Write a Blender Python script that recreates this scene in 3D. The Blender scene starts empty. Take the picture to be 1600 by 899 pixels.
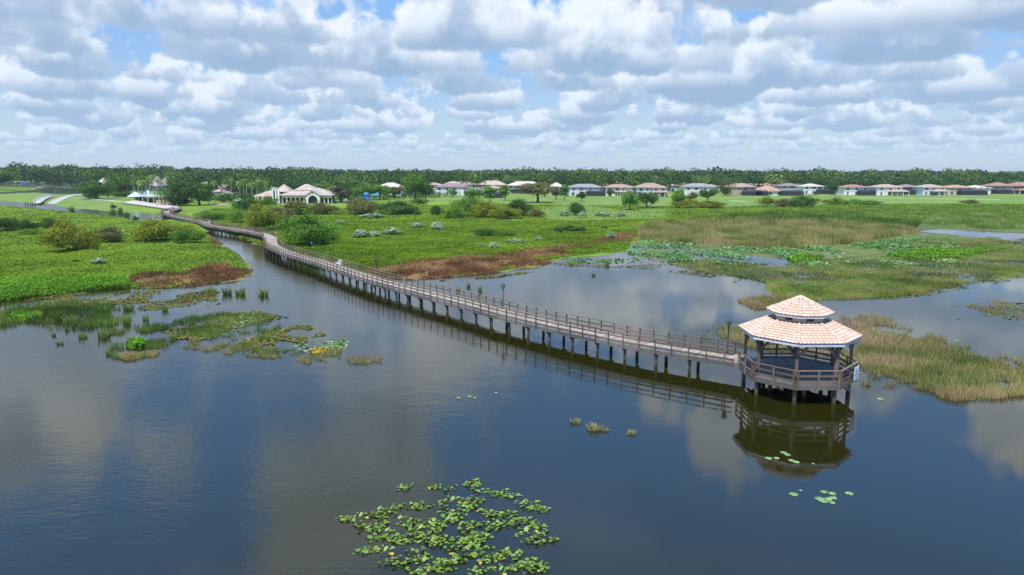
import bpy, math, random
import numpy as np
from mathutils import Vector, Matrix

random.seed(7)
RNG = np.random.default_rng(11)
SC = bpy.context.scene
COL = SC.collection
PI = math.pi

# ------------------------------------------------------------------ camera model (photo pixels 1600x899 -> ground points)
CAM_H = 16.0
FPX = 1067.0
PITCH = math.atan((449.5 - 270.0) / FPX)
CP, SP = math.cos(PITCH), math.sin(PITCH)


def P(u, v, z=0.0):
    u = np.asarray(u, float); v = np.asarray(v, float)
    x = (u - 800.0) / FPX
    y = -(v - 449.5) / FPX
    Y = CP + SP * y
    Z = -SP + CP * y
    t = (z - CAM_H) / Z
    return x * t, Y * t


def P2(u, v, z=0.0):
    x, y = P(u, v, z)
    return float(x), float(y)


def z_at(v, Y):
    a = PITCH + math.atan((v - 449.5) / FPX)
    return CAM_H - math.tan(a) * Y


def cam_depth(Y, z=1.0):
    return Y * CP + (CAM_H - z) * SP


# ------------------------------------------------------------------ object helpers
def tag(o, label=None, cat=None, group=None, kind=None):
    if label: o['label'] = label
    if cat: o['category'] = cat
    if group: o['group'] = group
    if kind: o['kind'] = kind
    return o


def empty(name, loc=(0, 0, 0), rz=0.0):
    o = bpy.data.objects.new(name, None)
    o.empty_display_size = 0.3
    COL.objects.link(o)
    o.location = loc
    o.rotation_euler = (0, 0, rz)
    return o


def link(name, me, parent=None):
    o = bpy.data.objects.new(name, me)
    COL.objects.link(o)
    if parent is not None:
        o.parent = parent
    return o


class MB:
    """collects boxes, beams, tubes and sheets and builds them as one mesh"""

    def __init__(self):
        self.v = []; self.f = []; self.m = []; self.r = []

    def add(self, vs, fs, mi=0, rnd=None):
        b = len(self.v)
        self.v.extend([tuple(p) for p in vs])
        for f in fs:
            self.f.append(tuple(i + b for i in f)); self.m.append(mi)
            self.r.append(random.random() if rnd is None else rnd)
        return self

    def box(self, c, s, mi=0, rz=0.0, rnd=None):
        x, y, z = s[0] / 2, s[1] / 2, s[2] / 2
        ca, sa = math.cos(rz), math.sin(rz)
        vs = []
        for dz in (-z, z):
            for dx, dy in ((-x, -y), (x, -y), (x, y), (-x, y)):
                vs.append((c[0] + dx * ca - dy * sa, c[1] + dx * sa + dy * ca, c[2] + dz))
        r = random.random() if rnd is None else rnd
        return self.add(vs, [(3, 2, 1, 0), (4, 5, 6, 7), (0, 1, 5, 4), (1, 2, 6, 5), (2, 3, 7, 6), (3, 0, 4, 7)], mi, r)

    def beam(self, a, b, w, h, mi=0, rnd=None):
        a = Vector(a); b = Vector(b); d = (b - a)
        if d.length < 1e-6: return self
        d.normalize()
        up = Vector((0, 0, 1)) if abs(d.z) < 0.95 else Vector((0, 1, 0))
        s = d.cross(up).normalized(); t = s.cross(d).normalized()
        vs = []
        for p in (a, b):
            for i, j in ((-1, -1), (1, -1), (1, 1), (-1, 1)):
                vs.append(p + s * (w / 2 * i) + t * (h / 2 * j))
        r = random.random() if rnd is None else rnd
        return self.add(vs, [(0, 1, 2, 3), (7, 6, 5, 4), (4, 5, 1, 0), (5, 6, 2, 1), (6, 7, 3, 2), (7, 4, 0, 3)], mi, r)

    def tube(self, pts, rad, n=8, mi=0, cap=True):
        pts = [Vector(p) for p in pts]
        vs = []
        for i, p in enumerate(pts):
            d = (pts[min(i + 1, len(pts) - 1)] - pts[max(i - 1, 0)]).normalized()
            up = Vector((0, 1, 0)) if abs(d.z) > 0.8 else Vector((0, 0, 1))
            s = d.cross(up).normalized(); t = s.cross(d).normalized()
            for k in range(n):
                a = 2 * PI * k / n
                vs.append(p + (s * math.cos(a) + t * math.sin(a)) * rad[i])
        fs = []
        for i in range(len(pts) - 1):
            for k in range(n):
                fs.append((i * n + k, i * n + (k + 1) % n, (i + 1) * n + (k + 1) % n, (i + 1) * n + k))
        if cap:
            fs.append(tuple(range(n - 1, -1, -1))); fs.append(tuple((len(pts) - 1) * n + k for k in range(n)))
        return self.add(vs, fs, mi)

    def lathe(self, prof, c, n=12, mi=0, rot=0.0):
        vs = []
        for r, z in prof:
            for k in range(n):
                a = 2 * PI * k / n + rot
                vs.append((c[0] + r * math.cos(a), c[1] + r * math.sin(a), c[2] + z))
        fs = []
        for i in range(len(prof) - 1):
            for k in range(n):
                fs.append((i * n + k, i * n + (k + 1) % n, (i + 1) * n + (k + 1) % n, (i + 1) * n + k))
        fs.append(tuple(range(n - 1, -1, -1))); fs.append(tuple((len(prof) - 1) * n + k for k in range(n)))
        return self.add(vs, fs, mi)

    def prism(self, poly, z0, z1, mi=0):
        n = len(poly)
        vs = [(x, y, z0) for x, y in poly] + [(x, y, z1) for x, y in poly]
        fs = [tuple(range(n - 1, -1, -1)), tuple(range(n, 2 * n))]
        for k in range(n):
            fs.append((k, (k + 1) % n, n + (k + 1) % n, n + k))
        return self.add(vs, fs, mi)

    def mesh(self, name, mats):
        me = bpy.data.meshes.new(name)
        me.from_pydata(self.v, [], self.f)
        for m in (mats if isinstance(mats, (list, tuple)) else [mats]):
            me.materials.append(m)
        me.polygons.foreach_set('material_index', self.m)
        at = me.attributes.new('rnd', 'FLOAT', 'FACE')
        at.data.foreach_set('value', self.r)
        me.update()
        return me

    def build(self, name, mats, parent=None):
        return link(name, self.mesh(name, mats), parent)


def quads_mesh(name, co, rnd, mat, nv=4):
    """co: (n*nv,3) array, n polygons of nv corners each"""
    n = len(co) // nv
    me = bpy.data.meshes.new(name)
    me.vertices.add(n * nv)
    me.vertices.foreach_set('co', np.ascontiguousarray(co, dtype=np.float32).ravel())
    me.loops.add(n * nv)
    me.loops.foreach_set('vertex_index', np.arange(n * nv, dtype=np.int32))
    me.polygons.add(n)
    me.polygons.foreach_set('loop_start', np.arange(0, n * nv, nv, dtype=np.int32))
    me.polygons.foreach_set('loop_total', np.full(n, nv, dtype=np.int32))
    at = me.attributes.new('rnd', 'FLOAT', 'FACE')
    at.data.foreach_set('value', np.ascontiguousarray(rnd, dtype=np.float32))
    me.materials.append(mat)
    me.update(calc_edges=True)
    return me


# ------------------------------------------------------------------ node helpers
class NT:
    def __init__(self, tree):
        self.t = tree; self.n = tree.nodes; self.l = tree.links

    def new(self, typ, **kw):
        nd = self.n.new(typ)
        for k, v in kw.items(): setattr(nd, k, v)
        return nd

    def put(self, sock, val):
        if isinstance(val, bpy.types.NodeSocket): self.l.new(val, sock)
        elif val is not None: sock.default_value = val

    def math(self, op, a, b=None, c=None, clamp=False):
        nd = self.new('ShaderNodeMath', operation=op); nd.use_clamp = clamp
        for i, x in enumerate((a, b, c)):
            if x is not None: self.put(nd.inputs[i], x)
        return nd.outputs[0]

    def vmath(self, op, a, b=None, scale=None):
        nd = self.new('ShaderNodeVectorMath', operation=op)
        self.put(nd.inputs[0], a)
        if b is not None: self.put(nd.inputs[1], b)
        if scale is not None: self.put(nd.inputs['Scale'], scale)
        return nd.outputs['Value'] if op in ('LENGTH', 'DOT_PRODUCT') else nd.outputs[0]

    def noise(self, vec, scale, detail=3.0, rough=0.55, dist=0.0, dim='3D'):
        nd = self.new('ShaderNodeTexNoise', noise_dimensions=dim)
        if vec is not None: self.put(nd.inputs['Vector'], vec)
        nd.inputs['Scale'].default_value = scale; nd.inputs['Detail'].default_value = detail
        nd.inputs['Roughness'].default_value = rough; nd.inputs['Distortion'].default_value = dist
        return nd.outputs['Fac']

    def smooth(self, x, a, b, lo=0.0, hi=1.0, typ='SMOOTHSTEP'):
        nd = self.new('ShaderNodeMapRange', interpolation_type=typ)
        self.put(nd.inputs['Value'], x); self.put(nd.inputs['From Min'], a); self.put(nd.inputs['From Max'], b)
        self.put(nd.inputs['To Min'], lo); self.put(nd.inputs['To Max'], hi)
        return nd.outputs[0]

    def mix(self, f, a, b, blend='MIX'):
        nd = self.new('ShaderNodeMix', data_type='RGBA', blend_type=blend)
        self.put(nd.inputs[0], f)
        self.put(nd.inputs[6], a if isinstance(a, bpy.types.NodeSocket) else (*a, 1.0))
        self.put(nd.inputs[7], b if isinstance(b, bpy.types.NodeSocket) else (*b, 1.0))
        return nd.outputs[2]

    def ramp(self, f, stops):
        nd = self.new('ShaderNodeValToRGB')
        el = nd.color_ramp.elements
        while len(el) < len(stops): el.new(0.5)
        for e, (p, c) in zip(el, stops):
            e.position = p; e.color = (*c, 1.0)
        self.put(nd.inputs[0], f)
        return nd.outputs[0]

    def attr(self, name, out='Fac'):
        nd = self.new('ShaderNodeAttribute', attribute_name=name)
        return nd.outputs[out]


def new_mat(name):
    m = bpy.data.materials.new(name); m.use_nodes = True
    m.node_tree.nodes.clear()
    nt = NT(m.node_tree)
    out = nt.new('ShaderNodeOutputMaterial')
    return m, nt, out


def principled(nt, out, color, rough=0.7, spec=0.3, metal=0.0, normal=None):
    b = nt.new('ShaderNodeBsdfPrincipled')
    nt.put(b.inputs['Base Color'], color if isinstance(color, bpy.types.NodeSocket) else (*color, 1.0))
    nt.put(b.inputs['Roughness'], rough); b.inputs['Metallic'].default_value = metal
    b.inputs['Specular IOR Level'].default_value = spec
    if normal is not None: nt.put(b.inputs['Normal'], normal)
    nt.l.new(b.outputs[0], out.inputs['Surface'])
    return b


def bump(nt, h, strength=0.5, dist=0.02):
    nd = nt.new('ShaderNodeBump'); nd.inputs['Strength'].default_value = strength
    nd.inputs['Distance'].default_value = dist
    nt.put(nd.inputs['Height'], h)
    return nd.outputs[0]


def mat_leaf(name, stops, trans=0.3, var=0.35, patch=0.0):
    m, nt, out = new_mat(name)
    col = nt.ramp(nt.attr('rnd'), stops)
    oi = nt.new('ShaderNodeObjectInfo')
    k = nt.smooth(oi.outputs['Random'], 0, 1, 1 - var, 1 + var, 'LINEAR')
    col = nt.vmath('SCALE', col, scale=k)
    if patch:
        g = nt.new('ShaderNodeNewGeometry')
        n = nt.noise(g.outputs['Position'], 0.11, 4.0, 0.6)
        col = nt.vmath('SCALE', col, scale=nt.smooth(n, 0.3, 0.7, 1 - patch, 1 + patch))
    d = nt.new('ShaderNodeBsdfDiffuse'); t = nt.new('ShaderNodeBsdfTranslucent')
    nt.put(d.inputs[0], col); nt.put(t.inputs[0], col)
    mx = nt.new('ShaderNodeMixShader'); mx.inputs[0].default_value = trans
    nt.l.new(d.outputs[0], mx.inputs[1]); nt.l.new(t.outputs[0], mx.inputs[2])
    nt.l.new(mx.outputs[0], out.inputs['Surface'])
    return m


def mat_plain(name, col, rough=0.7, var=0.25, scale=3.0, spec=0.3, dirt=0.0):
    m, nt, out = new_mat(name)
    tc = nt.new('ShaderNodeTexCoord')
    n = nt.noise(tc.outputs['Object'], scale, 4.0, 0.6)
    r = nt.attr('rnd')
    k = nt.math('MULTIPLY', nt.smooth(n, 0.25, 0.75, 1 - var, 1 + var * 0.6), nt.smooth(r, 0, 1, 1 - var * 0.5, 1 + var * 0.5, 'LINEAR'))
    c = nt.vmath('SCALE', (col[0], col[1], col[2]), scale=k)
    if dirt:
        n2 = nt.noise(tc.outputs['Object'], scale * 0.35, 5.0, 0.65)
        c = nt.mix(nt.smooth(n2, 0.5, 0.75, 0, dirt), c, (col[0] * .45, col[1] * .42, col[2] * .38))
    principled(nt, out, c, rough, spec)
    return m


def mat_wood(name, col, dark, wet=False):
    m, nt, out = new_mat(name)
    g = nt.new('ShaderNodeNewGeometry')
    n = nt.noise(g.outputs['Position'], 1.3, 5.0, 0.65)
    n2 = nt.noise(g.outputs['Position'], 14.0, 3.0, 0.6)
    r = nt.attr('rnd')
    f = nt.math('ADD', nt.math('MULTIPLY', n, 0.6), nt.math('ADD', nt.math('MULTIPLY', r, 0.5), nt.math('MULTIPLY', n2, 0.25)))
    c = nt.mix(nt.smooth(f, 0.4, 1.0), dark, col)
    if wet:   # algae stain up to the high water mark
        sp = nt.new('ShaderNodeSeparateXYZ'); nt.l.new(g.outputs['Position'], sp.inputs[0])
        c = nt.mix(nt.smooth(nt.math('ADD', sp.outputs[2], nt.math('MULTIPLY', n, 0.3)), 0.35, 0.6, 0.85, 0.0), c, (.045, .05, .022))
    principled(nt, out, c, 0.8, 0.2, normal=bump(nt, n2, 0.3, 0.01))
    return m

# ------------------------------------------------------------------ render, camera, sun, sky
SC.render.engine = 'CYCLES'
SC.cycles.use_denoising = True
SC.cycles.max_bounces = 5
SC.cycles.diffuse_bounces = 2
SC.cycles.glossy_bounces = 2
SC.cycles.transmission_bounces = 2
SC.cycles.transparent_max_bounces = 4
SC.cycles.volume_bounces = 0
SC.cycles.caustics_reflective = False
SC.cycles.caustics_refractive = False
vs_ = SC.view_settings
SC.display_settings.display_device = 'sRGB'
vs_.view_transform = 'Standard'; vs_.look = 'None'; vs_.exposure = 0.2; vs_.gamma = 1.0
vs_.use_curve_mapping = False

cam = bpy.data.cameras.new('camera')
cam.sensor_width = 36.0
cam.lens = 36.0 * FPX / 1600.0
cam.clip_start = 0.5; cam.clip_end = 30000.0
camo = bpy.data.objects.new('camera', cam)
COL.objects.link(camo)
camo.location = (0, 0, CAM_H)
camo.rotation_euler = (PI / 2 - PITCH, 0, 0)
SC.camera = camo

SUN_EL = math.radians(66.0)
SUN_AZ = math.radians(205.0)          # compass style: clockwise from +Y; the sun stands behind the camera, a little to its left
sx, sy, sz = math.sin(SUN_AZ) * math.cos(SUN_EL), math.cos(SUN_AZ) * math.cos(SUN_EL), math.sin(SUN_EL)
SUN = Vector((sx, sy, sz))
sl = bpy.data.lights.new('sun', 'SUN')
sl.energy = 5.0; sl.angle = math.radians(0.55); sl.color = (1.0, 0.95, 0.88)
so = bpy.data.objects.new('sun', sl); COL.objects.link(so)
so.rotation_euler = (-SUN).to_track_quat('-Z', 'Y').to_euler()
so.location = (0, 0, 60)

W = bpy.data.worlds.new('World'); SC.world = W; W.use_nodes = True
W.cycles.sampling_method = 'NONE'
W.node_tree.nodes.clear()
nt = NT(W.node_tree)
wout = nt.new('ShaderNodeOutputWorld')
bg = nt.new('ShaderNodeBackground'); bg.inputs['Strength'].default_value = 0.1
nt.l.new(bg.outputs[0], wout.inputs['Surface'])
sky = nt.new('ShaderNodeTexSky'); sky.sky_type = 'NISHITA'; sky.sun_disc = False
sky.sun_elevation = SUN_EL; sky.sun_rotation = SUN_AZ
sky.air_density = 1.0; sky.dust_density = 0.6; sky.ozone_density = 1.6
tc = nt.new('ShaderNodeTexCoord')
D = tc.outputs['Generated']
sep = nt.new('ShaderNodeSeparateXYZ'); nt.l.new(D, sep.inputs[0])
dz = nt.math('MAXIMUM', sep.outputs[2], 0.004)
# the air lightens the blue towards the horizon
skyc = nt.mix(nt.smooth(dz, 0.0, 0.40, 0.72, 0.08), sky.outputs[0], (4.6, 6.2, 7.9))
skyc = nt.mix(nt.smooth(dz, 0.03, 0.2, 0.0, 0.62), skyc, (1.9, 4.5, 9.0))
skyc = nt.mix(nt.smooth(dz, 0.2, 0.42, 0.0, 0.75), skyc, (1.3, 5.0, 12.6))
# cumulus: rings of cloud at growing distances, each with a flat grey base at one height and lit, puffy sides above it
hl = nt.math('SQRT', nt.math('ADD', nt.math('MULTIPLY', sep.outputs[0], sep.outputs[0]), nt.math('MULTIPLY', sep.outputs[1], sep.outputs[1])))
hx_ = nt.math('DIVIDE', sep.outputs[0], hl); hy_ = nt.math('DIVIDE', sep.outputs[1], hl)
te = nt.math('DIVIDE', dz, nt.math('MAXIMUM', hl, 0.05))
CL_SEED = 0.0
RINGS = (1.5, 2.1, 2.9, 3.7, 4.6, 5.6, 6.9, 8.5, 10.5, 13.0, 16.5, 21.0, 27.0, 35.0, 46.0, 62.0)
trans = None; acc = None
wob = None
for k, R in enumerate(RINGS):
    zz = nt.math('MULTIPLY', te, R)
    if trans is not None: zz = nt.math('ADD', zz, nt.math('MULTIPLY', trans, 1e-6))   # keeps the rings in order
    cb = nt.new('ShaderNodeCombineXYZ')
    nt.put(cb.inputs[0], nt.math('MULTIPLY', hx_, R)); nt.put(cb.inputs[1], nt.math('MULTIPLY', hy_, R)); nt.put(cb.inputs[2], zz)
    p = nt.vmath('ADD', cb.outputs[0], (11.3 + 7.7 * k + CL_SEED, 4.1 + 3.3 * k, 0.7 * k))
    n = nt.noise(p, 0.95, 7.0, 0.55, 0.1)
    up = nt.math('MAXIMUM', nt.math('SUBTRACT', zz, 1.0), 0.0)
    dn = nt.math('MAXIMUM', nt.math('SUBTRACT', 1.0, zz), 0.0)
    if R < 2.5: t0 = nt.smooth(sep.outputs[0], -0.5, 0.45, 0.485, 0.64)
    elif R < 4: t0 = nt.smooth(sep.outputs[0], -0.5, 0.5, 0.49, 0.56)
    else: t0 = 0.428
    T = nt.math('ADD', t0, nt.math('ADD', nt.math('MULTIPLY', nt.math('POWER', up, 1.25), 0.20), nt.math('MULTIPLY', dn, 1.1)))
    ex = nt.math('SUBTRACT', n, T)
    a = nt.math('MULTIPLY', nt.smooth(ex, 0.0, 0.06), 0.95)
    ps = nt.vmath('ADD', p, (SUN.x * 0.5, SUN.y * 0.5, 0.22))
    ds = nt.noise(ps, 0.95, 4.0, 0.55, 0.1)
    lit = nt.smooth(nt.math('SUBTRACT', n, ds), -0.07, 0.09)
    shade = nt.math('ADD', nt.math('MULTIPLY', nt.math('MULTIPLY', lit, 0.70), nt.smooth(zz, 0.93, 1.15)), nt.math('MULTIPLY', nt.smooth(up, 0.0, 0.55), 0.62))
    shade = nt.math('SUBTRACT', shade, nt.math('MULTIPLY', nt.smooth(ex, 0.0, 0.14), 0.22))
    shade = nt.math('SUBTRACT', nt.math('ADD', shade, 0.19), nt.math('MULTIPLY', dn, 1.2), clamp=True)
    air = 0.88 * (1 - math.exp(-R / 20.0))
    dark = (2.35, 3.6, 5.5); brt = (9.0, 9.3, 9.8) if R > 4 else (7.3, 8.5, 10.2); hz = (4.6, 6.15, 7.9)
    cc = nt.mix(shade, tuple(dark[i] + (hz[i] - dark[i]) * air for i in range(3)), tuple(brt[i] + (hz[i] - brt[i]) * air for i in range(3)))
    w = a if trans is None else nt.math('MULTIPLY', trans, a)
    term = nt.vmath('SCALE', cc, scale=w)
    acc = term if acc is None else nt.vmath('ADD', acc, term)
    inv = nt.math('SUBTRACT', 1.0, a)
    trans = inv if trans is None else nt.math('MULTIPLY', trans, inv)
body = nt.vmath('ADD', acc, nt.vmath('SCALE', skyc, scale=trans))
fade = nt.smooth(dz, 0.0, 0.05, 0.25, 1.0)
final = nt.mix(fade, skyc, body)
nt.l.new(final, bg.inputs['Color'])

# ------------------------------------------------------------------ numpy noise and polygons


def vnoise(x, y, seed=0):
    xi = np.floor(x).astype(np.int64); yi = np.floor(y).astype(np.int64)
    fx = x - xi; fy = y - yi
    fx = fx * fx * (3 - 2 * fx); fy = fy * fy * (3 - 2 * fy)

    def h(a, b):
        n = (a * 374761393 + b * 668265263 + seed * 974711) & 0x7fffffff
        n = ((n ^ (n >> 13)) * 1274126177) & 0x7fffffff
        return ((n ^ (n >> 16)) & 0xffff) / 65535.0
    return (h(xi, yi) * (1 - fx) + h(xi + 1, yi) * fx) * (1 - fy) + (h(xi, yi + 1) * (1 - fx) + h(xi + 1, yi + 1) * fx) * fy


def fbm(x, y, s, oct=3, seed=0):
    t = 0; a = 0.5; n = 0
    for o in range(oct):
        t = t + a * vnoise(x / s, y / s, seed + o); n += a; a *= .5; s *= .5
    return t / n


def sdf(x, y, poly):
    """signed distance, positive inside"""
    x = np.asarray(x, float); y = np.asarray(y, float)
    d = np.full(x.shape, 1e18); ins = np.zeros(x.shape, bool)
    n = len(poly)
    for i in range(n):
        ax, ay = poly[i]; bx, by = poly[(i + 1) % n]
        ex, ey = bx - ax, by - ay
        L = ex * ex + ey * ey
        if L < 1e-12: continue
        t = np.clip(((x - ax) * ex + (y - ay) * ey) / L, 0, 1)
        d = np.minimum(d, (x - ax - t * ex) ** 2 + (y - ay - t * ey) ** 2)
        c = ((ay > y) != (by > y))
        with np.errstate(divide='ignore', invalid='ignore'):
            xx = (bx - ax) * (y - ay) / ((by - ay) if by != ay else 1e-12) + ax
        ins ^= c & (x < xx)
    d = np.sqrt(d)
    return np.where(ins, d, -d)


def inside(x, y, poly):
    ins = np.zeros(x.shape, bool); n = len(poly)
    for i in range(n):
        ax, ay = poly[i]; bx, by = poly[(i + 1) % n]
        c = ((ay > y) != (by > y))
        xx = (bx - ax) * (y - ay) / ((by - ay) if by != ay else 1e-12) + ax
        ins ^= c & (x < xx)
    return ins


def wpoly(px):
    return [P2(u, v) for u, v in px]


def sstep(x, a, b):
    t = np.clip((x - a) / (b - a), 0, 1)
    return t * t * (3 - 2 * t)


# shoreline of the lake, traced on the ground
SHORE = [(-700, 492), (-200, 480), (0, 470), (60, 463), (110, 456), (150, 452), (205, 449), (250, 450), (300, 446), (345, 441), (372, 437), (392, 427),
         (388, 415), (378, 403), (364, 392), (348, 382), (333, 373), (322, 364), (333, 361), (352, 366), (375, 372), (400, 381), (425, 393),
         (455, 402), (490, 412), (530, 423), (560, 430), (600, 434), (650, 437.5), (700, 434), (740, 431.5), (780, 426), (830, 418), (858, 412),
         (880, 404), (915, 401), (955, 399), (978, 394), (990, 386), (1000, 383), (1012, 399), (1040, 410), (1100, 423), (1150, 430), (1200, 441),
         (1213, 458), (1250, 471), (1330, 465), (1400, 463), (1440, 456), (1500, 446), (1600, 430), (2300, 405)]
LAKE = wpoly(SHORE) + [(900, 120), (900, -400), (-900, -400), (-900, 60)]
LAKE2 = wpoly([(-700, 311), (-200, 308), (0, 305), (60, 302), (108, 305.5), (138, 301), (128, 295.5), (72, 292.5), (58, 297.5), (0, 300), (-200, 303), (-700, 304)])
RIVER = wpoly([(-700, 312), (-200, 312), (0, 313.5), (52, 318), (76, 319.5), (110, 325), (150, 329), (196, 332), (255, 333), (275, 337), (262, 344.5), (235, 346),
               (212, 344.5), (190, 340), (150, 336.5), (100, 331), (50, 326), (0, 322), (-200, 319.5), (-700, 317)])
POND = wpoly([(1416, 361), (1450, 357.5), (1500, 358.5), (1560, 362), (1640, 366), (1900, 371), (1900, 382), (1640, 374.5), (1540, 371), (1470, 366.5)])
MARSH = wpoly([(984, 384), (996, 366), (1030, 352), (1100, 346), (1200, 344), (1340, 346), (1440, 340), (1600, 334), (2300, 330), (2300, 410), (1600, 434),
               (1500, 449), (1440, 459), (1400, 466), (1330, 469), (1250, 475), (1208, 461), (1196, 444), (1150, 434), (1100, 427), (1040, 414), (1005, 404)])
WATERS = [LAKE, LAKE2, RIVER, POND]


def terrain(x, y):
    x = np.asarray(x, float); y = np.asarray(y, float)
    dw = np.full(x.shape, -1e9)
    for w in WATERS:
        dw = np.maximum(dw, sdf(x, y, w))
    amp = np.clip(y / 110.0, 0.5, 1.6)
    d = -dw + (fbm(x, y, 5.0, 3, 3) - .5) * 3.2 * amp
    land = sstep(d, 0, 5) * 0.42 + sstep(d, 4, 30) * 0.25 + fbm(x, y, 9, 3, 5) * 0.30 * sstep(d, 2, 12) + 0.02
    bed = -0.7 * sstep(-d, 0, 4) - 0.02
    z = np.where(d > 0, land, bed)
    m = sstep(sdf(x, y, MARSH), -3, 5)
    zm = (fbm(x, y * .6, 9, 4, 21) - 0.43) * 0.45 - 0.03 + sstep(y, 150, 225) * .25
    zm = np.where(dw > 2.0, np.minimum(zm, bed), zm)
    z = z * (1 - m) + zm * m
    z = z + sstep(y, 300, 430) * 0.5 * sstep(d, 0, 9)
    return z, d, m


BROWN = [wpoly([(556, 428), (600, 419), (650, 412), (700, 409), (750, 404), (790, 400), (830, 393), (875, 388), (915, 384), (935, 374), (985, 367), (1003, 370),
                (997, 380), (962, 381), (935, 387), (900, 390), (890, 398), (876, 405), (858, 413), (830, 419), (780, 427), (740, 432), (650, 438), (590, 434)]),
         wpoly([(198, 446), (203, 439), (235, 430), (280, 432), (325, 418), (350, 414), (395, 424), (392, 429), (368, 438), (343, 442), (286, 449), (214, 451)]),
         wpoly([(322, 364), (318, 370), (332, 384), (345, 388), (350, 383), (338, 374)])]
LAWN = [wpoly([(840, 330), (900, 322), (960, 330), (1040, 330), (1050, 344), (900, 350), (850, 345)]),
        wpoly([(500, 302), (1700, 296), (1700, 318), (1400, 322), (1130, 328), (1040, 330), (900, 325), (760, 318), (640, 318)]),
        wpoly([(-300, 290), (130, 288), (130, 296), (58, 297), (-300, 303)]),
        wpoly([(-300, 306), (115, 303), (190, 303), (205, 334), (110, 325), (75, 319), (0, 313), (-300, 312)])]

YR = np.concatenate([np.geomspace(38, 60, 50)[:-1], np.geomspace(60, 330, 420)[:-1], np.geomspace(330, 620, 70)[:-1], np.geomspace(620, 9000, 30)])
KX = np.linspace(-1.45, 1.45, 640)
gy, gk = np.meshgrid(YR, KX, indexing='ij')
gx = gk * (gy + 30.0)
gz, gd, gm = terrain(gx, gy)
nr, nc = gx.shape


def zone_attr():
    n = (fbm(gx, gy, 4.0, 3, 9) - .5) * 5.0
    br = np.zeros_like(gx); lw = np.zeros_like(gx)
    for b in BROWN: br = np.maximum(br, sstep(sdf(gx, gy, b) + n * .7, -0.8, 1.2))
    for b in LAWN: lw = np.maximum(lw, sstep(sdf(gx, gy, b) + n, -3, 3))
    lw = np.maximum(lw, sstep(gy, 440, 470) * (gy < 560))
    return br, lw


br, lw = zone_attr()
me = bpy.data.meshes.new('ground')
idx = np.arange(nr * nc).reshape(nr, nc)
q = np.stack([idx[:-1, :-1], idx[:-1, 1:], idx[1:, 1:], idx[1:, :-1]], -1).reshape(-1, 4)
me.vertices.add(nr * nc)
me.vertices.foreach_set('co', np.stack([gx, gy, gz], -1).astype(np.float32).ravel())
me.loops.add(q.size); me.loops.foreach_set('vertex_index', q.astype(np.int32).ravel())
me.polygons.add(len(q))
me.polygons.foreach_set('loop_start', np.arange(0, q.size, 4, dtype=np.int32))
me.polygons.foreach_set('loop_total', np.full(len(q), 4, dtype=np.int32))
me.polygons.foreach_set('use_smooth', np.ones(len(q), bool))
ca = me.attributes.new('zone', 'FLOAT_COLOR', 'POINT')
wood = np.maximum(sstep(gy, 545, 580) * sstep(gx / gy, -.62, -.55), sstep(gy, 720, 760))
ca.data.foreach_set('color', np.stack([br, lw, gm, np.ones_like(gm)], -1).astype(np.float32).ravel())
wa = me.attributes.new('wood', 'FLOAT', 'POINT'); wa.data.foreach_set('value', wood.astype(np.float32).ravel())
sa = me.attributes.new('shore', 'FLOAT', 'POINT'); sa.data.foreach_set('value', gd.astype(np.float32).ravel())
me.update(calc_edges=True)

m, nt, out = new_mat('ground')
g = nt.new('ShaderNodeNewGeometry'); pos = g.outputs['Position']
zn = nt.new('ShaderNodeSeparateColor'); nt.l.new(nt.attr('zone', 'Color'), zn.inputs[0])
n1 = nt.noise(pos, 0.035, 4.0, 0.6); n2 = nt.noise(pos, 0.35, 5.0, 0.65); n3 = nt.noise(pos, 2.2, 3.0, 0.6)
weed = nt.ramp(nt.math('ADD', nt.math('MULTIPLY', n1, 0.55), nt.math('MULTIPLY', n2, 0.45)),
               [(0.34, (.095, .165, .018)), (0.5, (.145, .23, .022)), (0.64, (.20, .28, .03))])
weed = nt.vmath('SCALE', weed, scale=nt.smooth(n3, 0.3, 0.7, 0.75, 1.2))
lawn = nt.ramp(nt.math('ADD', nt.math('MULTIPLY', n1, 0.6), nt.math('MULTIPLY', n2, 0.4)),
               [(0.36, (.10, .19, .03)), (0.52, (.15, .225, .045)), (0.66, (.21, .235, .075))])
brown = nt.ramp(n2, [(0.35, (.13, .06, .03)), (0.55, (.19, .09, .042)), (0.7, (.2, .12, .05))])
marsh = nt.ramp(nt.math('ADD', nt.math('MULTIPLY', n1, 0.4), nt.math('MULTIPLY', n2, 0.6)),
                [(0.36, (.055, .07, .03)), (0.5, (.10, .135, .035)), (0.64, (.17, .165, .06))])
c = nt.mix(zn.outputs[1], weed, lawn)
c = nt.mix(zn.outputs[2], c, marsh)
c = nt.mix(zn.outputs[0], c, brown)
mudf = nt.smooth(nt.math('ADD', nt.attr('shore'), nt.math('MULTIPLY', n3, 1.2)), 0.2, 1.8, 1.0, 0.0)
c = nt.mix(nt.math('MULTIPLY', mudf, 0.85), c, (.12, .095, .05))
c = nt.mix(nt.attr('wood'), c, (.03, .05, .015))
principled(nt, out, c, 0.9, 0.1, normal=bump(nt, n3, 0.6, 0.15))
me.materials.append(m)
ground = link('ground', me)
tag(ground, 'low green marsh and lawn running back to the houses', 'ground', kind='structure')

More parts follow.
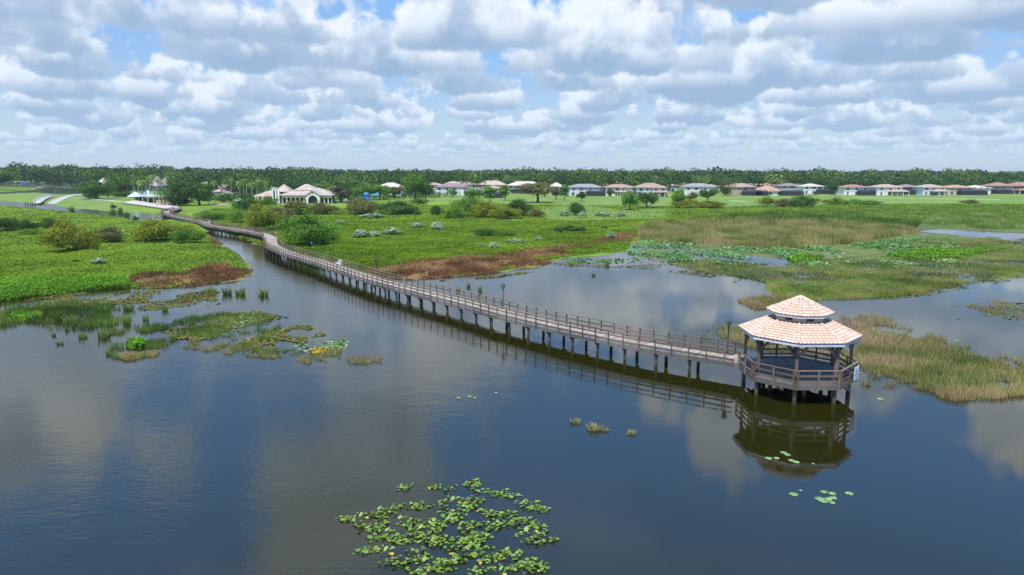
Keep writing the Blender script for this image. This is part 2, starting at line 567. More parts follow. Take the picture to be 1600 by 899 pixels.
# water: one wide sheet of dark tea coloured lake
m, nt, out = new_mat('lake_water')
g = nt.new('ShaderNodeNewGeometry'); pos = g.outputs['Position']
mp = nt.new('ShaderNodeMapping'); mp.inputs['Scale'].default_value = (1.0, 1.8, 1.0); nt.l.new(pos, mp.inputs[0])
w1 = nt.noise(mp.outputs[0], 1.9, 3.0, 0.6, 0.4); w2 = nt.noise(mp.outputs[0], 0.35, 2.0, 0.5)
patch = nt.noise(pos, 0.035, 3.0, 0.6)
sepx = nt.new('ShaderNodeSeparateXYZ'); nt.l.new(pos, sepx.inputs[0])
calm = nt.smooth(sepx.outputs[0], -14.0, 16.0, 1.0, 0.16)
amp = nt.math('MULTIPLY', calm, nt.smooth(patch, 0.35, 0.65, 0.35, 1.0))
h = nt.math('MULTIPLY', nt.math('ADD', w1, nt.math('MULTIPLY', w2, 1.5)), amp)
silt = nt.noise(pos, 0.05, 5.0, 0.6)
shal = nt.math('MULTIPLY', nt.smooth(silt, 0.42, 0.7), nt.smooth(sepx.outputs[1], 24.0, 48.0, 1.0, 0.0))
wc = nt.mix(shal, (.0145, .0145, .0015), (.030, .024, .010))
rgh = nt.smooth(sepx.outputs[1], 130.0, 420.0, 0.03, 0.15)
b = principled(nt, out, wc, rgh, 0.5, normal=bump(nt, h, 0.32, 0.05))
b.inputs['IOR'].default_value = 1.48
wm = MB(); wm.add([(-3000, -400, 0), (3000, -400, 0), (3000, 800, 0), (-3000, 800, 0)], [(0, 1, 2, 3)])
water = wm.build('water', m)
tag(water, 'dark still lake water mirroring the clouds', 'lake', kind='structure')

# ------------------------------------------------------------------ shared materials
M_DECK = mat_wood('weathered_deck', (.43, .36, .295), (.24, .195, .155))
M_RAIL = mat_wood('weathered_rail', (.25, .19, .14), (.12, .09, .065))
M_PILE = mat_wood('pile_wood', (.27, .225, .19), (.10, .085, .07), wet=True)
M_FASC = mat_wood('fascia_wood', (.22, .21, .19), (.12, .115, .10))
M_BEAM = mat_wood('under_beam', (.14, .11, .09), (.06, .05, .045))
M_POST = mat_wood('gazebo_post', (.31, .23, .20), (.13, .09, .085))
M_FLOOR = mat_wood('gazebo_floor', (.22, .205, .21), (.13, .125, .135))
M_TRIM = mat_plain('pale_trim', (.62, .66, .72), 0.6, 0.12, 2.0)
M_DRUM = mat_plain('cupola_wall', (.52, .45, .37), 0.8, 0.15, 4.0)
M_DARK = mat_plain('dark_opening', (.03, .028, .028), 0.7, 0.2, 3.0)
M_LAMP = mat_plain('lamp_metal', (.045, .05, .055), 0.45, 0.2, 4.0, 0.5)
M_GLASS = mat_plain('lamp_glass', (.55, .55, .52), 0.2, 0.1, 4.0, 0.5)
M_WHITE = mat_plain('white_paint', (.62, .61, .57), 0.6, 0.1, 3.0)
M_SIGNB = mat_plain('sign_board', (.74, .80, .84), 0.5, 0.06, 3.0)
M_SIGNT = mat_plain('sign_ink', (.07, .20, .42), 0.5, 0.05, 3.0)

# barrel tiles: each tile has its own tint
mt, nt, out = new_mat('barrel_tile')
g_ = nt.new('ShaderNodeNewGeometry')
nz = nt.noise(g_.outputs['Position'], 1.1, 4.0, 0.6)
tcol = nt.ramp(nt.math('ADD', nt.math('MULTIPLY', nt.attr('rnd'), 0.42), nt.math('MULTIPLY', nz, 0.62)),
               [(0.15, (.50, .325, .225)), (0.42, (.56, .385, .28)), (0.62, (.59, .42, .315)), (0.9, (.62, .47, .38))])
principled(nt, out, tcol, 0.75, 0.2)
M_TILE = mt
M_RIDGE = mat_plain('ridge_tile', (.60, .445, .36), 0.75, 0.3, 2.5)

DECK_Z = 1.50
RAIL_Z = 2.54


def catmull(pts, step=0.5):
    out = []
    n = len(pts)
    for i in range(n - 1):
        p0 = np.array(pts[max(i - 1, 0)]); p1 = np.array(pts[i]); p2 = np.array(pts[i + 1]); p3 = np.array(pts[min(i + 2, n - 1)])
        L = np.linalg.norm(p2 - p1); k = max(2, int(L / step))
        for j in range(k):
            t = j / k
            out.append(0.5 * ((2 * p1) + (-p0 + p2) * t + (2 * p0 - 5 * p1 + 4 * p2 - p3) * t * t + (-p0 + 3 * p1 - 3 * p2 + p3) * t ** 3))
    out.append(np.array(pts[-1]))
    return np.array(out)


def resample(path, step):
    seg = np.linalg.norm(np.diff(path, axis=0), axis=1)
    s = np.concatenate([[0], np.cumsum(seg)])
    n = int(s[-1] / step)
    t = np.linspace(0, s[-1], n + 1)
    return np.stack([np.interp(t, s, path[:, 0]), np.interp(t, s, path[:, 1])], -1)


def normals(path):
    d = np.gradient(path, axis=0)
    d /= np.linalg.norm(d, axis=1)[:, None] + 1e-9
    return d, np.stack([d[:, 1], -d[:, 0]], -1)      # right-hand normal


# ------------------------------------------------------------------ boardwalk
GZ = (21.15, 49.2)
CENTRE = [(18.5, 51.8), (16.35, 53.3), (11.2, 57.1), (8.5, 59.65), (5.05, 63.1), (2.1, 66.4), (-0.9, 69.9), (-6.0, 76.5), (-12.5, 84.4), (-18.3, 91.8), (-24.6, 101.0), (-31.6, 111.3),
          (-38.9, 121.2), (-44.8, 130.6), (-48.6, 137.8), (-51.6, 145.6), (-55.2, 155.2), (-60.0, 163.6), (-67.2, 172.2), (-75.5, 181.2), (-84.2, 190.8)]
CENTRE += [P2(312, 346.2, DECK_Z), P2(298, 343.5, DECK_Z), P2(283, 340.5, DECK_Z), P2(262, 335.2, DECK_Z), P2(259, 332.0, DECK_Z), P2(268, 329, DECK_Z), P2(279, 326.2, DECK_Z)]
path = catmull(CENTRE, 0.4)
path = resample(path, 0.72)
dirs, nrm = normals(path)
HW = 1.28
walk = empty('boardwalk', (path[0][0], path[0][1], 0))
tag(walk, 'long weathered wooden boardwalk on piles winding from the gazebo to the far shore', 'boardwalk')
wl = Vector((path[0][0], path[0][1], 0))
# nrm points to the right of the walking direction (from the gazebo outwards) = the far side


def off(i, o):
    return path[i] + nrm[i] * o


def wpart(mb, name, mat, kind=None, label=None):
    o = mb.build(name, mat, walk)
    o.matrix_parent_inverse = Matrix.Translation(-wl)
    if kind: o['kind'] = kind
    if label: o['label'] = label
    return o


dk = MB()
N = len(path)
BW = 0.14
fine = resample(path, 0.145)
fd, fn = normals(fine)
for i in range(len(fine) - 1):
    # single planks near the camera, whole strips farther out
    pass
near_n = int(len(fine) * 0.42)
i = 0
while i < len(fine) - 1:
    st = 1 if i < near_n else 4
    j = min(i + st, len(fine) - 1)
    gap = 0.012 if st == 1 else 0.02
    a0 = fine[i] + fd[i] * gap; a1 = fine[j] - fd[j] * gap * 0
    vs = []
    dzj = random.uniform(-.004, .004)
    for z in (DECK_Z - 0.05, DECK_Z + dzj):
        vs += [(*(a0 - fn[i] * HW), z), (*(a0 + fn[i] * HW), z), (*(a1 + fn[j] * HW), z), (*(a1 - fn[j] * HW), z)]
    dk.add(vs, [(3, 2, 1, 0), (4, 5, 6, 7), (0, 1, 5, 4), (1, 2, 6, 5), (2, 3, 7, 6), (3, 0, 4, 7)], 0, random.random())
    i = j
wpart(dk, 'deck', M_DECK)


def strip(o0, o1, z0, z1, i0=0, i1=None):
    mb = MB(); i1 = i1 or N - 1
    for i in range(i0, i1):
        vs = []
        for z in (z0, z1):
            for a, o in ((i, o0), (i, o1), (i + 1, o1), (i + 1, o0)):
                p = off(a, o); vs.append((p[0], p[1], z))
        fs = [(3, 2, 1, 0), (4, 5, 6, 7), (0, 1, 5, 4), (2, 3, 7, 6)] if 0 else [(0, 3, 2, 1), (4, 5, 6, 7), (0, 4, 7, 3), (1, 2, 6, 5)]
        if i == i0: fs.append((0, 1, 5, 4))
        if i == i1 - 1: fs.append((3, 7, 6, 2))
        mb.add(vs, fs, 0, (i // 6 * 0.37) % 1.0)
    return mb


BAYA, BAYB = 0, 0
for s in (-1, 1):
    o = HW * s
    wpart(strip(o - .07 + .0 * s, o + .07, DECK_Z + 1.0, RAIL_Z, 1), 'hand_rail', M_RAIL)
    wpart(strip(o - .02, o + .02, DECK_Z + .56, DECK_Z + .69, 1), 'middle_rail', M_RAIL)
    wpart(strip(o - .02, o + .02, DECK_Z + .16, DECK_Z + .29, 1), 'lower_rail', M_RAIL)
    wpart(strip(o + .012 * s, o + .055 * s, DECK_Z - .36, DECK_Z - .01, 1), 'fascia', M_FASC)
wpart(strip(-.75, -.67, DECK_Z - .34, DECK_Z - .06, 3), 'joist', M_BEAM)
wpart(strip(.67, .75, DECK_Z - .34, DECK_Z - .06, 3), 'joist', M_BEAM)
# rail posts every second station, piles and cross caps every fourth
near_posts = 0; rest = MB(); near_piles = 0; rest_p = MB()
for i in range(2, N - 1, 2):
    for s in (-1, 1):
        p = off(i, (HW + .105) * s if True else 0)
        ang = math.atan2(dirs[i][1], dirs[i][0])
        z0 = DECK_Z - .33; z1 = RAIL_Z - .06
        mb = MB() if near_posts < 100 else rest
        mb.box((p[0], p[1], (z0 + z1) / 2), (.09, .09, z1 - z0), 0, ang)
        if near_posts < 100:
            wpart(mb, 'rail_post', M_RAIL); near_posts += 1
wpart(rest, 'rail_post_far', M_RAIL, 'stuff')
for i in range(6, N - 1, 4):
    for s in (-1, 1):
        jx = random.uniform(-.06, .06)
        p = off(i, (HW - .28) * s)
        mb = MB() if near_piles < 90 else rest_p
        r = random.uniform(.12, .145)
        mb.tube([(p[0] + jx, p[1], -1.2), (p[0] + jx * .3, p[1], .4), (p[0], p[1], DECK_Z - .3)], [r * 1.05, r, r * .95], 8)
        if near_piles < 90:
            wpart(mb, 'pile', M_PILE); near_piles += 1
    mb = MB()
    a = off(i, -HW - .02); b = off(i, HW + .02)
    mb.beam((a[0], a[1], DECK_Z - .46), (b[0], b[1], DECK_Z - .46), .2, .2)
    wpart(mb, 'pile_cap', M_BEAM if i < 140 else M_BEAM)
wpart(rest_p, 'pile_far', M_PILE, 'stuff')

# ------------------------------------------------------------------ gazebo (eight sided, flat sides to the four axes)
gaz = empty('gazebo', (GZ[0], GZ[1], 0))
tag(gaz, 'octagonal gazebo with two tiered salmon tile roof standing on piles in the lake', 'gazebo')


def octa(R, z, k):
    a = PI / 8 + k * PI / 4
    return Vector((R * math.cos(a), R * math.sin(a), z))


def opoly(R):
    return [tuple(octa(R, 0, k)[:2]) for k in range(8)]


# floor boards laid side by side inside the octagon
fb = MB()
Rf = 4.0
ap = Rf * math.cos(PI / 8)
y = -ap
while y < ap - 0.01:
    y1 = min(y + .145, ap)

    def xw(yy):
        c = Rf * math.sin(PI / 8)
        ay = abs(yy)
        return ap if ay <= c else ap - (ay - c)
    xa, xb = xw(y), xw(y1 - .006)
    vs = []
    for z in (DECK_Z - .05, DECK_Z + random.uniform(-.003, .003)):
        vs += [(-xa, y, z), (xa, y, z), (xb, y1 - .006, z), (-xb, y1 - .006, z)]
    fb.add(vs, [(3, 2, 1, 0), (4, 5, 6, 7), (0, 1, 5, 4), (1, 2, 6, 5), (2, 3, 7, 6), (3, 0, 4, 7)])
    y = y1
fb.build('floor', M_FLOOR, gaz)
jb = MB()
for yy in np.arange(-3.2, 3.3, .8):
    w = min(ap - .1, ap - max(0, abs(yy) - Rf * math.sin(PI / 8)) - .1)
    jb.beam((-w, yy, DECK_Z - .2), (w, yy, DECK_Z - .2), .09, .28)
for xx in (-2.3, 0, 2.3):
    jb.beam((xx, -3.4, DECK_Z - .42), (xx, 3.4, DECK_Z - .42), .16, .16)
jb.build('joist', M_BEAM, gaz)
for k in range(8):
    a = octa(4.02, DECK_Z - .19, k); b = octa(4.02, DECK_Z - .19, k + 1)
    f = MB(); f.beam(a, b, .05, .36); f.build('fascia', M_FASC, gaz)
    # kerb board that runs over the floor edge
    f = MB(); f.beam(octa(3.9, DECK_Z + .035, k), octa(3.9, DECK_Z + .035, k + 1), .16, .06)
    if k != 2: f.build('kerb_board', M_DECK, gaz)
# railings on seven sides; the side towards the boardwalk stays open
for k in range(8):
    if k == 2: continue
    Rr = 4.06
    a = octa(Rr, 0, k); b = octa(Rr, 0, k + 1)
    r = MB()
    r.beam(a + Vector((0, 0, RAIL_Z - .02)), b + Vector((0, 0, RAIL_Z - .02)), .15, .05)
    r.beam(a * .99 + Vector((0, 0, DECK_Z + .62)), b * .99 + Vector((0, 0, DECK_Z + .62)), .05, .13)
    r.beam(a * .99 + Vector((0, 0, DECK_Z + .24)), b * .99 + Vector((0, 0, DECK_Z + .24)), .05, .13)
    rl = r.build('railing', M_RAIL, gaz)
    ang = math.atan2(b.y - a.y, b.x - a.x)
    for t in (.045, .5, .955):
        p = a.lerp(b, t) * 1.012
        pm = MB(); pm.box((p.x, p.y, (DECK_Z - .34 + RAIL_Z - .05) / 2), (.11, .09, RAIL_Z - .05 - DECK_Z + .34), 0, ang)
        pm.build('rail_post', M_RAIL, rl)
# roof posts with knee braces
EAVE_Z, EAVE_R = 4.44, 4.15
for k in range(8):
    p = octa(3.62, 0, k)
    pm = MB(); pm.box((p.x, p.y, (DECK_Z + 4.42) / 2), (.2, .2, 4.42 - DECK_Z), 0, PI / 8 + k * PI / 4)
    po = pm.build('post', M_POST, gaz)
    for s in (-1, 1):
        q_ = octa(3.62, 0, k + s)
        e = p.lerp(q_, .30)
        bm = MB(); bm.beam((p.x, p.y, 3.30), (e.x, e.y, 4.3), .12, .15)
        bm.build('brace', M_POST, po)
for k in range(8):
    f = MB(); f.beam(octa(3.62, 4.36, k), octa(3.62, 4.36, k + 1), .12, .2); f.build('ring_beam', M_POST, gaz)
# piles
for k in range(8):
    p = octa(3.62, 0, k)
    pm = MB(); pm.tube([(p.x, p.y, -1.2), (p.x, p.y, DECK_Z - .25)], [.17, .15], 10); pm.build('pile', M_PILE, gaz)
for x_, y_ in ((-1.9, -.2), (0, 0.9), (1.9, -.2), (-.1, -1.9), (0.2, 2.4), (1.6, 1.9), (-1.6, 1.9)):
    pm = MB(); pm.tube([(x_, y_, -1.2), (x_, y_, DECK_Z - .4)], [.16, .14], 10); pm.build('pile', M_PILE, gaz)


def tiled_cone(R0, z0, R1, z1, courses, tile_w):
    """barrel tiles laid course by course over an eight sided hip roof from R0,z0 up to R1,z1"""
    mb = MB()
    for k in range(8):
        e0 = octa(R0, z0, k); e1 = octa(R0, z0, k + 1)
        t0 = octa(R1, z1, k); t1 = octa(R1, z1, k + 1)
        em = (e0 + e1) / 2; tm = (t0 + t1) / 2
        ax = (e1 - e0).normalized(); upv = (tm - em); L = upv.length; up = upv.normalized()
        nv = ax.cross(up).normalized()
        if nv.z < 0: nv = -nv
        we = (e1 - e0).length / 2; wt = (t1 - t0).length / 2
        cols = int(math.ceil(we / tile_w)) + 1
        for c in range(courses):
            s0 = c * L / courses - .02; s1 = (c + 1) * L / courses + .015
            for j in range(-cols, cols):
                xa = j * tile_w; xb = xa + tile_w
                lim0 = we + (wt - we) * max(s0, 0) / L; lim1 = we + (wt - we) * min(s1, L) / L
                if xa >= lim0 or xb <= -lim0: continue
                vs = []
                for s, lim, lift in ((s0, lim0, .05), (s1, lim1, .006)):
                    for q5 in range(5):
                        x = xa + (xb - xa) * q5 / 4
                        hgt = .048 * math.sin(PI * q5 / 4) ** .8
                        x = max(-lim, min(lim, x))
                        vs.append(em + ax * x + up * s + nv * (hgt + lift))
                fs = [(i5, i5 + 1, 6 + i5, 5 + i5) for i5 in range(4)]
                # front lip of the tile
                for q5 in range(5): vs.append(vs[q5] - nv * .05)
                fs += [(10 + i5, 11 + i5, i5 + 1, i5) for i5 in range(4)]
                mb.add(vs, fs, 0, random.random())
    return mb


def roof_shell(R0, z0, R1, z1, th=.05):
    mb = MB()
    vs = [octa(R0, z0, k) for k in range(8)] + [octa(R1, z1, k) for k in range(8)]
    vs += [octa(R0 - .02, z0 - th, k) for k in range(8)] + [octa(R1, z1 - th, k) for k in range(8)]
    fs = []
    for k in range(8):
        n = (k + 1) % 8
        fs += [(k, n, 8 + n, 8 + k), (24 + k, 24 + n, 16 + n, 16 + k)]
    mb.add(vs, fs)
    return mb


def ridge_caps(R0, z0, R1, z1, parent, n):
    for k in range(8):
        mb = MB()
        a = octa(R0 + .03, z0 + .05, k); b = octa(R1, z1 + .06, k)
        for i in range(n):
            p = a.lerp(b, i / n); q_ = a.lerp(b, (i + 1.08) / n)
            mb.tube([p, q_], [.105, .085], 8)
        mb.build('ridge_cap', M_RIDGE, parent)


rs = roof_shell(EAVE_R, EAVE_Z, 1.98, 5.42).build('lower_roof', M_BEAM, gaz)
tiled_cone(EAVE_R + .03, EAVE_Z + .012, 1.98, 5.432, 8, .30).build('roof_tiles', M_TILE, rs)
ridge_caps(EAVE_R, EAVE_Z, 1.98, 5.42, rs, 9)
for k in range(8):
    f = MB(); f.beam(octa(EAVE_R + .0, EAVE_Z - .10, k), octa(EAVE_R + .0, EAVE_Z - .10, k + 1), .05, .19)
    f.build('eave_board', M_TRIM, rs)
# drum with louvred vents
dr = MB()
vs = [octa(1.97, 5.3, k) for k in range(8)] + [octa(1.97, 5.96, k) for k in range(8)]
dr.add(vs, [(k, (k + 1) % 8, 8 + (k + 1) % 8, 8 + k) for k in range(8)] + [(7, 6, 5, 4, 3, 2, 1, 0), tuple(range(8, 16))])
dro = dr.build('cupola', M_DRUM, gaz)
fl = MB()
for k in range(8):
    fl.beam(octa(2.03, 5.45, k), octa(2.03, 5.45, k + 1), .10, .07)
fl.build('flashing', M_LAMP, dro)
for k in range(8):
    a = octa(1.985, 5.72, k); b = octa(1.985, 5.72, k + 1)
    m0 = (a + b) / 2
    v = MB(); v.beam(a.lerp(b, .34), a.lerp(b, .66), .04, .26); vo = v.build('vent', M_DARK, dro)
    l2 = MB()
    for z in (-.08, 0, .08):
        l2.beam(a.lerp(b, .34) * 1.014 + Vector((0, 0, z)), a.lerp(b, .66) * 1.014 + Vector((0, 0, z)), .03, .022)
    l2.build('louvre', M_POST, vo)
ru = roof_shell(2.24, 5.97, .02, 7.0).build('upper_roof', M_BEAM, gaz)
tiled_cone(2.27, 5.98, .02, 7.01, 7, .28).build('roof_tiles', M_TILE, ru)
ridge_caps(2.24, 5.97, .05, 7.0, ru, 8)
for k in range(8):
    f = MB(); f.beam(octa(2.24, 5.90, k), octa(2.24, 5.90, k + 1), .05, .13)
    f.build('eave_board', M_TRIM, ru)
fn_ = MB(); fn_.lathe([(.16, 0), (.17, .06), (.08, .14), (.02, .17)], (0, 0, 6.99), 10); fn_.build('finial', M_RIDGE, ru)

# sign on the railing, right front side: pale board with rows of blue lettering too small to read
a = octa(4.15, 0, 6); b = octa(4.15, 0, 7)
dv = (b - a).normalized(); nvv = Vector((dv.y, -dv.x, 0))
if nvv.dot(a) < 0: nvv = -nvv
c0 = a.lerp(b, .80) + nvv * .10
sg = empty('sign', (GZ[0] + c0.x, GZ[1] + c0.y, 1.9)); sg.rotation_euler = (0, 0, math.atan2(dv.y, dv.x))
tag(sg, 'pale notice board with blue lettering fixed outside the gazebo railing', 'sign')
s1 = MB(); s1.box((0, 0, -.02), (.86, .03, .98)); s1.build('board', M_SIGNB, sg)
for z, n_, hh in ((.12, 6, .10), (-.10, 9, .10), (-.32, 4, .09)):
    s2 = MB()
    for j in range(n_):   # one line of small blue lettering, strokes joined as they blur together
        x = (j - (n_ - 1) / 2) * .075
        s2.box((x, -.019, z), (.0751, .008 + .0004 * (j % 2), hh * (1.0 if j % 2 else .45)))
    s2.build('lettering', M_SIGNT, sg)
s3 = MB()
for x in (-.3, .3): s3.box((x, .04, 0.1), (.06, .05, 1.0))
s3.build('bracket', M_RAIL, sg)

# ------------------------------------------------------------------ lamp posts along the far side of the boardwalk


def make_lamp(h):
    o = empty('lamp_post')
    p = MB(); p.lathe([(.075, 0), (.075, .25), (.05, .3), (.045, h - .62)], (0, 0, 0), 8); p.build('pole', M_LAMP, o)
    hd = MB(); hd.lathe([(.05, h - .64), (.09, h - .60), (.11, h - .56), (.07, h - .52)], (0, 0, 0), 8); hd.build('collar', M_LAMP, o)
    gl = MB(); gl.lathe([(.11, h - .52), (.22, h - .14)], (0, 0, 0), 6); lan = gl.build('lantern', M_GLASS, o)
    fr = MB()
    for k in range(6):
        a_ = 2 * PI * k / 6
        fr.beam((.115 * math.cos(a_), .115 * math.sin(a_), h - .52), (.225 * math.cos(a_), .225 * math.sin(a_), h - .14), .04, .04)
    fr.build('frame', M_LAMP, lan)
    cp = MB(); cp.lathe([(.27, h - .14), (.25, h - .10), (.10, h - .02), (.03, h + .02), (.045, h + .06), (.015, h + .12)], (0, 0, 0), 10); cp.build('cap', M_LAMP, o)
    return o


def copy_tree(o, parent=None):
    c = o.copy(); COL.objects.link(c)
    if parent is not None: c.parent = parent
    for ch in o.children:
        copy_tree(ch, c)
    return c


lampspec = [((1131, 537), 'lamp post with dark lantern beside the boardwalk nearest the gazebo'),
            ((774, 469), 'lamp post with pale topped lantern over the middle of the lake reach'),
            ((590, 421), 'lamp post at the green shore where the brown sedge begins'),
            ((494, 392), 'lamp post against the green marsh below the round shrub'),
            ((376, 352), 'thin grey lamp post among the shrubs before the boardwalk bend'),
            ((300, 341), 'lamp post beyond the bend where the boardwalk nears the shore')]
lp0 = None
for i, (px, lab) in enumerate(lampspec):
    x, y = P2(px[0], px[1], RAIL_Z)
    # snap to the far edge of the boardwalk
    dd = np.hypot(path[:, 0] - x, path[:, 1] - y); j = int(np.argmin(dd))
    q_ = off(j, HW + .32)
    o = make_lamp(3.0) if lp0 is None else copy_tree(lp0)
    lp0 = lp0 or o
    o.location = (q_[0], q_[1], DECK_Z - .3)
    tag(o, lab, 'lamp post', 'lamp posts along the boardwalk')
    br_ = None

# white bench in the bay of the far railing
def bench(px, name_label):
    x, y = P2(px[0], px[1], DECK_Z)
    dd = np.hypot(path[:, 0] - x, path[:, 1] - y); j = int(np.argmin(dd))
    q_ = off(j, HW - .42)
    ang = math.atan2(dirs[j][1], dirs[j][0])
    o = empty('bench', (q_[0], q_[1], DECK_Z), ang)
    tag(o, name_label, 'bench', 'benches on the boardwalk')
    s = MB()
    for k in range(3): s.box((0, -.17 + k * .17, .45), (1.35, .14, .045))
    s.build('seat', M_WHITE, o)
    b_ = MB()
    for k in range(3): b_.box((0, -.30 - k * .03, .60 + k * .16), (1.35, .035, .10))
    b_.build('backrest', M_WHITE, o)
    for sx_ in (-.65, .65):
        l = MB(); l.box((sx_, -.02, .22), (.08, .5, .42)); l.beam((sx_, -.27, .42), (sx_, -.36, .98), .07, .05); l.build('leg', M_WHITE, o)


bench((549, 414), 'white bench by the railing where the boardwalk meets the shore')
bench((343, 349), 'white bench on the boardwalk between the shrubs and the bend')

# ------------------------------------------------------------------ vegetation meshes
def leaf_quads(cen, nor, size, asp=1.0, rng=RNG, shape='quad'):
    n = len(cen)
    nor = nor / (np.linalg.norm(nor, axis=1)[:, None] + 1e-9)
    r = rng.normal(size=(n, 3))
    t = np.cross(nor, r); t /= np.linalg.norm(t, axis=1)[:, None] + 1e-9
    b = np.cross(nor, t)
    s = np.broadcast_to(np.asarray(size, float).reshape(-1, 1), (n, 1)) * .5
    if shape == 'quad':
        j = rng.uniform(.75, 1.2, (n, 4))
        c = [cen + (-t * asp) * s * j[:, :1] - b * s * .15, cen - b * s * j[:, 1:2], cen + (t * asp) * s * j[:, 2:3] + b * s * .15, cen + b * s * j[:, 3:4]]
        return np.stack(c, 1).reshape(-1, 3)
    return None


def hexa_pads(cen, nor, size, rng=RNG):
    n = len(cen)
    nor = nor / (np.linalg.norm(nor, axis=1)[:, None] + 1e-9)
    r = rng.normal(size=(n, 3))
    t = np.cross(nor, r); t /= np.linalg.norm(t, axis=1)[:, None] + 1e-9
    b = np.cross(nor, t)
    s = np.asarray(size).reshape(-1, 1) * .5
    out = []
    for k in range(6):
        a = k * PI / 3
        out.append(cen + t * s * math.cos(a) + b * s * math.sin(a))
    return np.stack(out, 1).reshape(-1, 3)


def scatter(px, n, rng=RNG, edge=0.0):
    px = np.array(px, float)
    lo = px.min(0); hi = px.max(0)
    U = []; V = []
    got = 0
    while got < n:
        u = rng.uniform(lo[0], hi[0], n); v = rng.uniform(lo[1], hi[1], n)
        k = inside(u, v, px)
        U.append(u[k]); V.append(v[k]); got += int(k.sum())
    u = np.concatenate(U)[:n]; v = np.concatenate(V)[:n]
    x, y = P(u, v, 0.0)
    return x, y


def blades(x, y, z, h, w, lean, rng=RNG):
    n = len(x)
    yaw = rng.uniform(0, 2 * PI, n); la = rng.uniform(0, 2 * PI, n); ll = np.abs(rng.normal(0, 1, n)) * lean * h
    wx = np.cos(yaw) * w * .5; wy = np.sin(yaw) * w * .5
    tx = x + np.cos(la) * ll; ty = y + np.sin(la) * ll
    b0 = np.stack([x - wx, y - wy, z], -1); b1 = np.stack([x + wx, y + wy, z], -1)
    t1 = np.stack([tx + wx * .3, ty + wy * .3, z + h], -1); t0 = np.stack([tx - wx * .3, ty - wy * .3, z + h], -1)
    return np.stack([b0, b1, t1, t0], 1).reshape(-1, 3)


G_WEED = mat_leaf('marsh_weed', [(0.0, (.11, .11, .03)), (0.2, (.085, .14, .016)), (0.4, (.12, .205, .016)), (0.7, (.175, .265, .022)), (1.0, (.27, .32, .05))], .35, 0.0, .25)
G_WEEDB = mat_leaf('bright_weed', [(0.0, (.07, .17, .015)), (0.5, (.13, .29, .022)), (1.0, (.22, .36, .05))], .35, 0.0, .2)
G_BROWN = mat_leaf('brown_sedge', [(0.0, (.13, .065, .028)), (0.4, (.26, .135, .06)), (0.75, (.37, .215, .10)), (1.0, (.44, .33, .15))], .2, 0.0, .25)
G_TAN = mat_leaf('tan_reed', [(0.0, (.13, .19, .04)), (0.3, (.27, .29, .075)), (0.6, (.44, .37, .13)), (0.85, (.58, .44, .20)), (1.0, (.48, .28, .19))], .4, 0.0, .2)
G_GREENREED = mat_leaf('green_reed', [(0.0, (.07, .14, .025)), (0.45, (.16, .26, .04)), (0.8, (.27, .33, .07)), (1.0, (.42, .37, .14))], .4, 0.12, .25)
G_OLIVE = mat_leaf('marsh_sedge', [(0.0, (.11, .17, .03)), (0.4, (.22, .29, .05)), (0.75, (.36, .33, .09)), (1.0, (.46, .31, .15))], .4, 0.0, .3)
G_LOTUS = mat_leaf('lotus_leaf', [(0.0, (.06, .14, .035)), (0.5, (.12, .245, .075)), (0.85, (.21, .34, .15)), (1.0, (.5, .58, .42))], .2, 0.0, .2)
G_PADS = mat_leaf('pad_leaf', [(0.0, (.05, .14, .03)), (0.5, (.12, .25, .05)), (0.85, (.22, .34, .12)), (1.0, (.55, .58, .45))], .15, 0.0, .2)
G_MAT = mat_leaf('floating_weed', [(0.0, (.05, .06, .025)), (0.5, (.13, .13, .035)), (0.8, (.2, .2, .05)), (1.0, (.22, .13, .07))], .1, 0.0, .3)


def stuff(name, co, rnd, mat, label, cat, nv=4):
    o = link(name, quads_mesh(name, co, rnd, mat, nv))
    return tag(o, label, cat, kind='stuff')


# --- low weed over both marsh banks
LEFT_FIELD = [(-260, 484), (0, 471), (60, 464), (150, 453), (250, 451), (345, 442), (392, 427), (378, 403), (345, 380), (318, 364), (300, 352), (262, 350),
              (235, 345), (190, 339), (150, 335), (100, 329), (50, 325), (0, 321), (-260, 316)]
RIGHT_FIELD = [(318, 358), (352, 363), (425, 391), (490, 410), (560, 428), (600, 432), (700, 432), (780, 425), (880, 403), (978, 393), (1000, 362), (1060, 350),
               (1200, 344), (1440, 340), (1800, 330), (1800, 322), (1400, 322), (1130, 326), (960, 324), (760, 322), (600, 326), (480, 332), (400, 326), (330, 330), (300, 338)]


